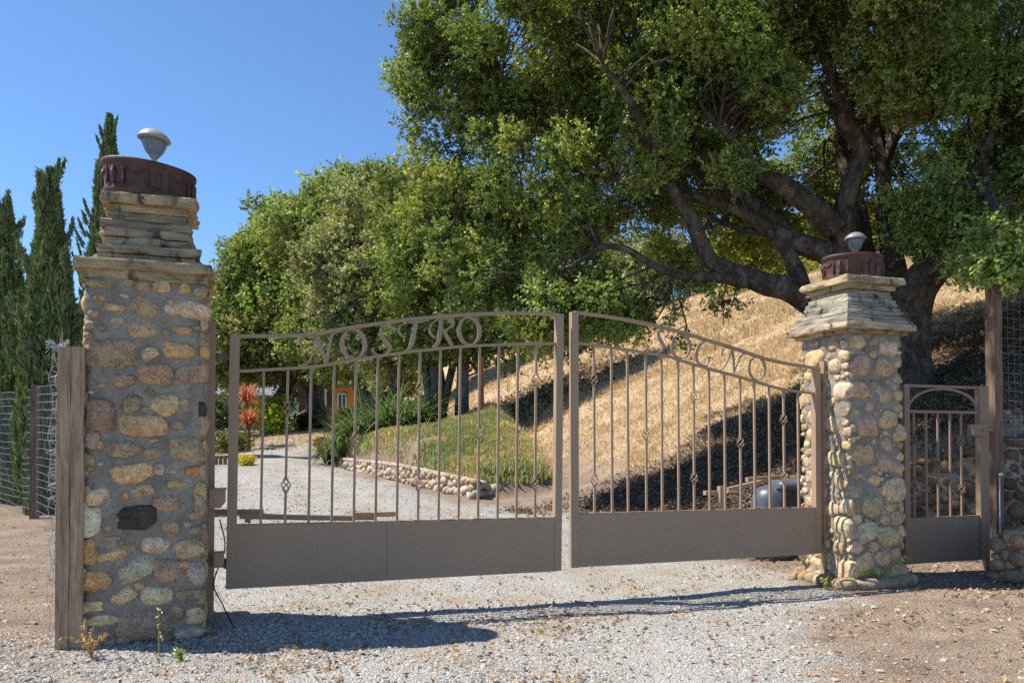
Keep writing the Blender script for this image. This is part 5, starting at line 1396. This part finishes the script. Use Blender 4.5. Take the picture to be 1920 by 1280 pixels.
# ------------------------------------------------------------------ buildings and small far things
def house(o, U, w, d, h, label, wall, roof, name, wins, doors=(), rise=.9, over=.4, planks=False, name2="house"):
    N = np.array((U[1], -U[0], 0)); o = np.array(o, float)
    root = thing(name, o, label, "house")
    mb = MB(); mb.box(o - UP * .5, U * w, -N * d, UP * (h + .5)); mb.build("wall", wall, root)
    mb = MB(); e = over
    a = [o + UP * h - U * e + N * e, o + UP * h + U * (w + e) + N * e, o + UP * h + U * (w + e) - N * (d + e), o + UP * h - U * e - N * (d + e)]
    rg = [o + UP * (h + rise) - U * e - N * d / 2, o + UP * (h + rise) + U * (w + e) - N * d / 2]
    v = a + rg + [q + UP * .14 for q in a + rg]
    mb.add(v, [(0, 1, 5, 4), (2, 3, 4, 5), (6, 10, 11, 7), (8, 11, 10, 9), (0, 6, 7, 1), (2, 8, 9, 3), (0, 4, 10, 6), (4, 3, 9, 10), (1, 7, 11, 5), (5, 11, 8, 2)])
    mb.build("roof", roof, root)
    for (u, z, ww, hh) in wins:
        mb = MB(); q = o + U * u + UP * z + N * .05
        for (x, y, a_, b_) in ((0, 0, ww, .09), (0, hh - .09, ww, .09), (0, .09, .09, hh - .18), (ww - .09, .09, .09, hh - .18), (ww / 2 - .04, .09, .08, hh - .18)):
            mb.box(q + U * x + UP * y - N * .06, U * a_, N * .08, UP * b_, (.4, .5, .52))
        wf_ = mb.build("window", M["plain"], root)
        mb = MB(); mb.box(q + U * .06 + UP * .06 - N * .055, U * (ww - .12), N * .03, UP * (hh - .12), (.1, .14, .16)); mb.build("pane", M["pane"], wf_)
    for (u, z, ww, hh) in doors:
        mb = MB(); mb.box(o + U * u + UP * z, U * ww, N * .05, UP * hh, (.08, .05, .035)); mb.build("door", M["plain"], root)
    return root
t = NT("window_pane"); M["pane"] = t.done(t.n("BsdfPrincipled", {"Base Color": c4(.05, .07, .08), "Roughness": .08, "Specular IOR Level": .7}).outputs[0])
def siding(name, col, sc):
    t = NT(name); v = t.n("NewGeometry").outputs["Position"]
    wv = t.n("TexWave", {"Vector": v, "Scale": sc, "Distortion": .2}, bands_direction='X').outputs["Fac"]
    c = t.mix(t.ramp(wv, [(0, (1, 1, 1)), (.12, (0, 0, 0))]), c4(*col), c4(*[x * .5 for x in col]))
    c = t.mix(1, c, t.ramp(t.noise(3, 5, .6, v), [(.3, (.8, .8, .8)), (.7, (1.15, 1.15, 1.15))]), 'MULTIPLY')
    return t.done(t.bsdf(c, .85))
M["siding"] = siding("beige_siding", (.36, .28, .19), 2.2); M["stucco"] = siding("orange_stucco", (.52, .2, .05), .01)
t = NT("grey_roof"); v = t.n("NewGeometry").outputs["Position"]
M["roof"] = t.done(t.bsdf(t.ramp(t.noise(6, 5, .6, v), [(.3, (.12, .125, .135)), (.7, (.22, .225, .235))]), .8))
hb_ = P(388, 790, 44); hb_[2] = float(zt(hb_[0], hb_[1]))
house((*hb_[:2], P(388, 796, 44)[2]), nrm(np.array((1, .12, 0))), 3.2, 4, P(388, 745, 44)[2] - P(388, 796, 44)[2], "small beige boarded cabin with a grey roof seen left of the red cordylines", M["siding"], M["roof"], "cabin", [(.62, .55, .62, .85)], rise=.75)
hc = P(560, 790, 45)
house((*hc[:2], P(600, 782, 45)[2]), nrm(np.array((1, -.05, 0))), 4.2, 6, P(600, 720, 45)[2] - P(600, 782, 45)[2], "dark timber clad house front half hidden by the forked oak trunks", M["darkclad"] if "darkclad" in M else m_wood("dark_cladding", (.04, .035, .03), (.09, .075, .06)), M["roof"], "house", [(.7, .6, .9, .9), (2.2, .6, .9, .9)], rise=1.0)
hd2 = P(628, 790, 42)
house((*hd2[:2], P(628, 790, 42)[2]), nrm(np.array((1, .1, 0))), 1.5, 5, P(628, 725, 42)[2] - P(628, 790, 42)[2], "orange stuccoed house wing with a grey roof behind the forked oak", M["stucco"], M["roof"], "house", [(-.0 + .12, .5, .5, 1.0)], rise=.8)
# steps, ladder, log edging, orange brown post
mb = MB(); s0 = P(590, 793, 38.6)
for k in range(4):
    q = np.array((s0[0], s0[1] + .35 * k, s0[2] + .13 * k - .1))
    for j in range(9):
        mb.box(q + np.array((.42 * j, 0, 0)), (.4, 0, 0), (0, .34, 0), (0, 0, .125), (.2 + .05 * r.random(), .11, .09))
tag(mb.build("brick_steps", M["plain"], origin=tuple(s0)), "low flight of dark red brick steps at the head of the drive", "steps")
mb = MB(); l0, l1 = P(512, 800, 34), P(536, 742, 34.2)
sd = np.array((.45, 0, 0))
for s_ in (0, 1): tube(mb, [l0 + sd * s_, l1 + sd * s_ * .8], .035, 6, (.03, .03, .035))
for k in range(7):
    f = (k + .7) / 7.5; tube(mb, [l0 + (l1 - l0) * f, l0 + (l1 - l0) * f + sd * (1 - .2 * f)], .03, 6, (.03, .03, .035))
tag(mb.build("ladder", M["plain"], origin=tuple(l0)), "dark ladder leaning on the dark oak trunk beside the drive", "ladder")
mb = MB(); h0, h1 = P(552, 783, 38), P(600, 752, 39)
tube(mb, [h0, h1], .05, 6, (.35, .16, .07)); tube(mb, [h0 - UP * .5, h1 - UP * .5], .04, 6, (.35, .16, .07))
for f in (0, .33, .66, 1): tube(mb, [h0 + (h1 - h0) * f - UP * .9, h0 + (h1 - h0) * f], .035, 6, (.35, .16, .07))
tag(mb.build("stair_railing", M["plain"], origin=tuple(h0)), "sloping reddish wooden stair railing before the dark house front", "railing")
for i in range(6):
    q = P(388 + i * 8.5, 860, 19.5); q[2] = float(zt(q[0], q[1])); mb = MB()
    tube(mb, cr([q - UP * .1, q + UP * .08, q + UP * .2], 3), .045, 8, (.2, .13, .085), rough=.1)
    tag(mb.build("edging_log", M["plain"], origin=tuple(q)), "short upright edging log left of the drive, " + ("leftmost", "second from the left", "third from the left", "third from the right", "second from the right", "rightmost")[i], "log", "upright edging logs left of the drive")
for i in range(7):
    q = P(396 + i * 7.0, 800, 40); q[2] = float(zt(q[0], q[1])); mb = MB(); hh = .55 + .25 * (i % 2)
    tube(mb, [q - UP * .1, q + UP * hh], .05, 6, (.05, .045, .04)); tube(mb, [q + UP * (hh * .7) - np.array((.1, 0, 0)), q + UP * (hh * .7) + np.array((.1, 0, 0))], .035, 5, (.05, .045, .04))
    tag(mb.build("stake", M["plain"], origin=tuple(q)), "short dark stake before the small cabin, " + ("leftmost", "second from the left", "third from the left", "middle one", "third from the right", "second from the right", "rightmost")[i] + " of the row", "stake", "dark stakes before the cabin")
q = P(902, 795, 18.4); q[2] = float(zt(q[0], q[1])) - .1; z1 = P(902, 672, 18.4)[2]
mb = MB(); mb.box(q - np.array((.065, .065, 0)), (.13, 0, 0), (0, .13, 0), (0, 0, z1 - q[2])); mb.box(q + np.array((-.075, -.075, z1 - q[2])), (.15, 0, 0), (0, .15, 0), (0, 0, .03))
tag(mb.build("redwood_post", M["redwood"], origin=tuple(q)), "orange brown timber post standing behind the mound right of the dark trunks", "post")
# ------------------------------------------------------------------ loose stuff on the ground
def scatter(n, x0, x1, y0, y1, seed, dens):
    r = np.random.default_rng(seed)
    Y = y0 * (y1 / y0) ** r.random(n * 2); X = x0 + (x1 - x0) * r.random(n * 2)
    X = X * Y / 6.0                       # the view widens with distance
    k = r.random(n * 2) < dens(X, Y)
    return X[k][:n], Y[k][:n], r
def blobs(mb, X, Y, s, cols, r, base=ICO1, flat=.6, sink=.25, mi=0):
    v, f = base; n = len(X)
    Z = zt(X, Y)
    S = s[:, None] * np.stack([r.uniform(.8, 1.3, n), r.uniform(.7, 1.1, n), flat * r.uniform(.7, 1.2, n)], -1)
    a = r.random(n) * 6.283; ca, sa = np.cos(a), np.sin(a)
    j = 1 + .22 * r.normal(size=(n, len(v), 1)) * (1 if len(v) < 50 else .4)
    q = v[None] * S[:, None, :] * np.clip(j, .6, 1.5)
    x = q[..., 0] * ca[:, None] - q[..., 1] * sa[:, None]; y = q[..., 0] * sa[:, None] + q[..., 1] * ca[:, None]
    q = np.stack([x + X[:, None], y + Y[:, None], q[..., 2] + Z[:, None] + (S[:, 2] * (1 - 2 * sink))[:, None] * .5], -1).reshape(-1, 3)
    ff = (f[None] + (np.arange(n) * len(v))[:, None, None]).reshape(-1, 3)
    mb.add(q, ff, np.repeat(cols, len(v), 0), mi, False)
def pebcol(r, n, warm=.2):
    P0 = np.array([(.44, .425, .395), (.36, .345, .32), (.5, .475, .43), (.28, .275, .265), (.18, .185, .19), (.1, .105, .115), (.58, .555, .51), (.46, .4, .32), (.45, .3, .18)])
    w_ = np.array([.2, .19, .14, .12, .09, .07, .06, .11 + warm * .2, .02 + warm * .15]); w_ /= w_.sum()
    return (P0 * np.array((1.04, 1, .95)))[r.choice(len(P0), n, p=w_)] * r.uniform(.85, 1.12, (n, 1))
octv = np.array([(1, 0, 0), (-1, 0, 0), (0, 1, 0), (0, -1, 0), (0, 0, 1), (0, 0, -1)], float)
octf = np.array([(0, 2, 4), (2, 1, 4), (1, 3, 4), (3, 0, 4), (2, 0, 5), (1, 2, 5), (3, 1, 5), (0, 3, 5)])
OCT = (octv, octf)
def dg(X, Y):
    g, h, l = masks(X, Y)
    return g * (.15 + .85 * sst(fbm(X * 1.0, Y * 1.0, 0, 77, 4), -.25, .25)) * (1 - .9 * powder(X, Y))
mb = MB()
X, Y, r = scatter(62000, -5.2, 4.2, 3.2, 9.5, 1, dg)
blobs(mb, X, Y, .0035 + .0045 * r.random(len(X)) ** 2, pebcol(r, len(X), .1), r, OCT)
X, Y, r = scatter(9000, -5.2, 4.2, 3.2, 9.5, 2, dg)
blobs(mb, X, Y, .006 + .009 * r.random(len(X)) ** 3, pebcol(r, len(X), .1), r, ICO1)
X, Y, r = scatter(26000, -5, 3.5, 9.0, 22, 3, dg)
blobs(mb, X, Y, .010 + .012 * r.random(len(X)) ** 2, pebcol(r, len(X), .1), r, OCT)
# a thicker drift of stones at the foot of the left pillar
n = 9000; r = np.random.default_rng(9); X = r.uniform(-3.0, -.6, n); Y = 3.6 + 1.0 * r.random(n) + .2 * (X + 2)
k = (np.abs((X - GO[0]) * GU[0] + (Y - GO[1]) * GU[1] + .43) > .33) | (np.abs((X - GO[0]) * GN[0] + (Y - GO[1]) * GN[1]) > .32); X, Y = X[k], Y[k]
blobs(mb, X, Y, .004 + .009 * r.random(len(X)) ** 2, pebcol(r, len(X), .05) * .95, r, OCT)
tag(mb.build("loose_gravel", M["pebble"]), None, kind="stuff")
def dd(X, Y):
    g, h, l = masks(X, Y)
    return np.clip(1 - g, 0, 1) * (1 - .7 * h) * .7 * (Y < 11)
mb = MB()
X, Y, r = scatter(9000, -5.2, 5.0, 3.2, 12, 4, dd)
blobs(mb, X, Y, .004 + .008 * r.random(len(X)) ** 3, np.array((.36, .27, .19)) * r.uniform(.6, 1.35, (len(X), 1)), r, OCT)
X, Y, r = scatter(500, -5.2, 5.0, 3.2, 9, 5, dd)
blobs(mb, X, Y, .010 + .016 * r.random(len(X)) ** 2, np.array((.42, .34, .26)) * r.uniform(.7, 1.35, (len(X), 1)), r, ICO1)
tag(mb.build("dirt_clods", M["pebble"]), None, kind="stuff")

def flakes(mb, X, Y, L, cols, r, lift=.012, tilt=.45):
    n = len(X); Z = zt(X, Y) + lift * r.random(n) + .003
    nor = nrm(np.array((0, 0, 1.0)) + tilt * r.normal(size=(n, 3)))
    a = nrm(np.cross(nor, r.normal(size=(n, 3)))); b = np.cross(nor, a)
    p = np.stack([X, Y, Z], -1); L = L[:, None]
    v = np.stack([p - a * L, p + b * L * .5 + nor * L * .2, p + a * L, p - b * L * .5 + nor * L * .2], 1).reshape(-1, 3)
    mb.add(v, np.arange(4 * n).reshape(-1, 4), np.repeat(cols, 4, 0))
LCOL = np.array([(.1, .075, .055), (.15, .11, .078), (.2, .14, .095), (.28, .2, .13), (.42, .31, .2), (.07, .054, .042)])  # litter browns; the darkest deepen the oak shade, the pale ones imitate sun flecks
def litter_shade_col(r, n, p=(.22, .26, .22, .16, .06, .08)): return LCOL[r.choice(6, n, p=p)] * r.uniform(.8, 1.25, (n, 1))
mb = MB()
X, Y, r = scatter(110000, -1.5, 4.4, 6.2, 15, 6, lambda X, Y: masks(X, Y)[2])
flakes(mb, X, Y, .012 + .02 * r.random(len(X)), litter_shade_col(r, len(X)), r, .04, .7)
X, Y, r = scatter(40000, -1.8, 3, 17, 27, 7, lambda X, Y: masks(X, Y)[2])  # far flakes darken the hill band that lies in tree shade
flakes(mb, X, Y, .035 + .05 * r.random(len(X)), litter_shade_col(r, len(X)), r, .05, .7)
tag(mb.build("leaf_litter_and_shade", M["flake"]), None, kind="stuff")
mb = MB()
def dl(X, Y):
    g, h, l = masks(X, Y)
    return .10 + .9 * sst(X, 1.0, 2.2) * sst(Y, 4.2, 5.2) * sst(fbm(X * 1.5, Y * 1.5, 0, 91, 3), -.1, .3) * (Y < 7.5) + .5 * sst(fbm(X, Y, 0, 93, 3), .1, .35) + .8 * np.exp(-((X - .35) / .35) ** 2 - ((Y - 4.9) / .5) ** 2)
X, Y, r = scatter(16000, -5.2, 5, 3.4, 12, 8, dl)
flakes(mb, X, Y, .008 + .016 * r.random(len(X)), np.array([(.4, .24, .11), (.48, .34, .18), (.3, .18, .1), (.5, .42, .3)])[r.integers(0, 4, len(X))] * r.uniform(.7, 1.15, (len(X), 1)), r, .01, .5)
tag(mb.build("fallen_leaves", M["flake"]), None, kind="stuff")

# dry mown grass on the hillside
def blades(mb, X, Y, L, cols, r, w=.1, lean=.9, k=1):
    n = len(X); Z = zt(X, Y)
    a = r.random(n) * 6.283; d = np.stack([np.cos(a), np.sin(a), 0 * a], -1)
    up = nrm(np.array((0, 0, 1.0)) + d * (lean * r.random(n))[:, None])
    s = nrm(np.cross(up, r.normal(size=(n, 3)))); p = np.stack([X, Y, Z], -1); L = L[:, None]
    v = np.stack([p - s * L * w, p + s * L * w, p + up * L], 1).reshape(-1, 3)
    mb.add(v, np.arange(3 * n).reshape(-1, 3), np.repeat(cols, 3, 0))
HC = np.array([(.6, .44, .255), (.52, .37, .205), (.66, .5, .31), (.45, .31, .18), (.68, .54, .36)])
mb = MB()
X, Y, r = scatter(150000, -.5, 4.6, 9, 19, 12, lambda X, Y: masks(X, Y)[1] * (1 - masks(X, Y)[2]) * (.35 + .65 * sst(fbm(X * 2.5, Y * 2.5, 0, 55, 3), -.2, .2)))
blades(mb, X, Y, .03 + .06 * r.random(len(X)), HC[r.integers(0, 5, len(X))] * r.uniform(.8, 1.15, (len(X), 1)), r, .09, 1.6)
X, Y, r = scatter(110000, -2.2, 4.6, 18, 40, 13, lambda X, Y: masks(X, Y)[1] * (1 - masks(X, Y)[2]) * (.35 + .65 * sst(fbm(X * 1.6, Y * 1.6, 0, 56, 3), -.2, .2)))
blades(mb, X, Y, .06 + .1 * r.random(len(X)), HC[r.integers(0, 5, len(X))] * r.uniform(.8, 1.15, (len(X), 1)), r, .12, 1.6)
tag(mb.build("dry_grass", M["grass"]), None, kind="stuff")
# iceplant covering the mound
mb = MB()
r = np.random.default_rng(15); n = 190000
X = r.uniform(-5.5, 2.2, n); Y = r.uniform(12.7, 22, n)
mm = mound_mask(X, Y) * (fbm(X * .9, Y * .9, 0, 61, 3) + .75 > r.random(n) * .35)
e = .888 * (X + .67) + .46 * (Y - 12.6)
bare = ((X + 1.6) / .45) ** 2 + ((Y - 15.6) / .5) ** 2 < r.uniform(.3, 1.3, n) + .6 * fbm(X * 2, Y * 2, 0, 66, 2)
k = (mm > .45) & (~bare); X, Y = X[k], Y[k]; n = len(X)
pn = fbm(X * 1.1, Y * 1.1, 0, 71, 3)[:, None]
ca, cb_, cc_ = np.array((.27, .34, .11)), np.array((.6, .49, .21)), np.array((.42, .46, .28))
t_ = sst(pn + .25 * r.normal(size=(n, 1)), -.25, .25)
cols = (ca * (1 - t_) + cb_ * t_); cols = np.where(r.random((n, 1)) < .18, cc_, cols); cols = np.where(r.random((n, 1)) < .05, np.array((.4, .2, .12)), cols) * r.uniform(.7, 1.25, (n, 1))
blades(mb, X, Y, (.06 + .08 * r.random(n)) * (1.1 + .9 * fbm(X * 2.2, Y * 2.2, 0, 72, 3)), cols, r, .17, .9)
tag(mb.build("iceplant_cover", M["grass"]), None, kind="stuff")
# sparse weeds and dry tufts left of the drive
mb = MB()
X, Y, r = scatter(14000, -6, -2.5, 13, 34, 17, lambda X, Y: (1 - masks(X, Y)[0]) * sst(fbm(X * .7, Y * .7, 0, 81, 3), -.2, .2) * (X < np.interp(Y, DLY, DLX)))
blades(mb, X, Y, .06 + .12 * r.random(len(X)), np.array([(.2, .22, .06), (.3, .28, .08), (.42, .34, .16)])[r.integers(0, 3, len(X))] * r.uniform(.8, 1.2, (len(X), 1)), r, .1, .8)
tag(mb.build("garden_weeds", M["grass"]), None, kind="stuff")

# single weeds by the pillars
def weed(p, H, n, seed, label, col, fl=None, spread=.5):
    r = np.random.default_rng(seed); p = np.array(p, float); p[2] = float(zt(p[0], p[1])); mb = MB()
    for i in range(n):
        a = r.uniform(0, 6.28); d = np.array((math.cos(a), math.sin(a), 0)); L = H * r.uniform(.5, 1.05); s_ = spread * r.uniform(.3, 1.1)
        q = cr([p, p + d * L * s_ * .35 + UP * L * .45, p + d * L * s_ + UP * L * (.85 if s_ < .5 else .6)], 4)
        tube(mb, q, np.linspace(.0035, .0012, len(q)), 4, col)
        for j in range(3, len(q)):
            for _ in range(2):
                c_ = q[j] + r.normal(size=3) * .01
                leaves(mb, c_[None], nrm(r.normal(size=(1, 3))), .014, .006, np.array([col if fl is None or j < len(q) - 2 else fl]))
    return tag(mb.build("weed", M["grass"], origin=tuple(p)), label, "weed")
weed(P(1655, 1095, 6.02), .34, 11, 3, "sprawling yellow green weed at the foot of the right cobble pillar", (.32, .38, .08), (.6, .6, .1), 1.0)
weed(P(298, 1200, 4.05), .3, 1, 5, "tall thin dry weed stalk before the left pillar base", (.45, .36, .18), (.5, .46, .18), .15)
weed(P(340, 1215, 3.95), .08, 4, 6, "tiny green sprout in the gravel before the left pillar", (.25, .34, .08), (.5, .55, .12), .5)
weed(P(172, 1225, 3.98), .2, 7, 7, "dry straw coloured grass tuft between timber post and left pillar", (.5, .32, .14), None, .7)
weed(P(1548, 1098, 5.9), .09, 4, 8, "tiny green weed in the gravel left of the sprawling one", (.3, .36, .1), (.5, .55, .1), .5)
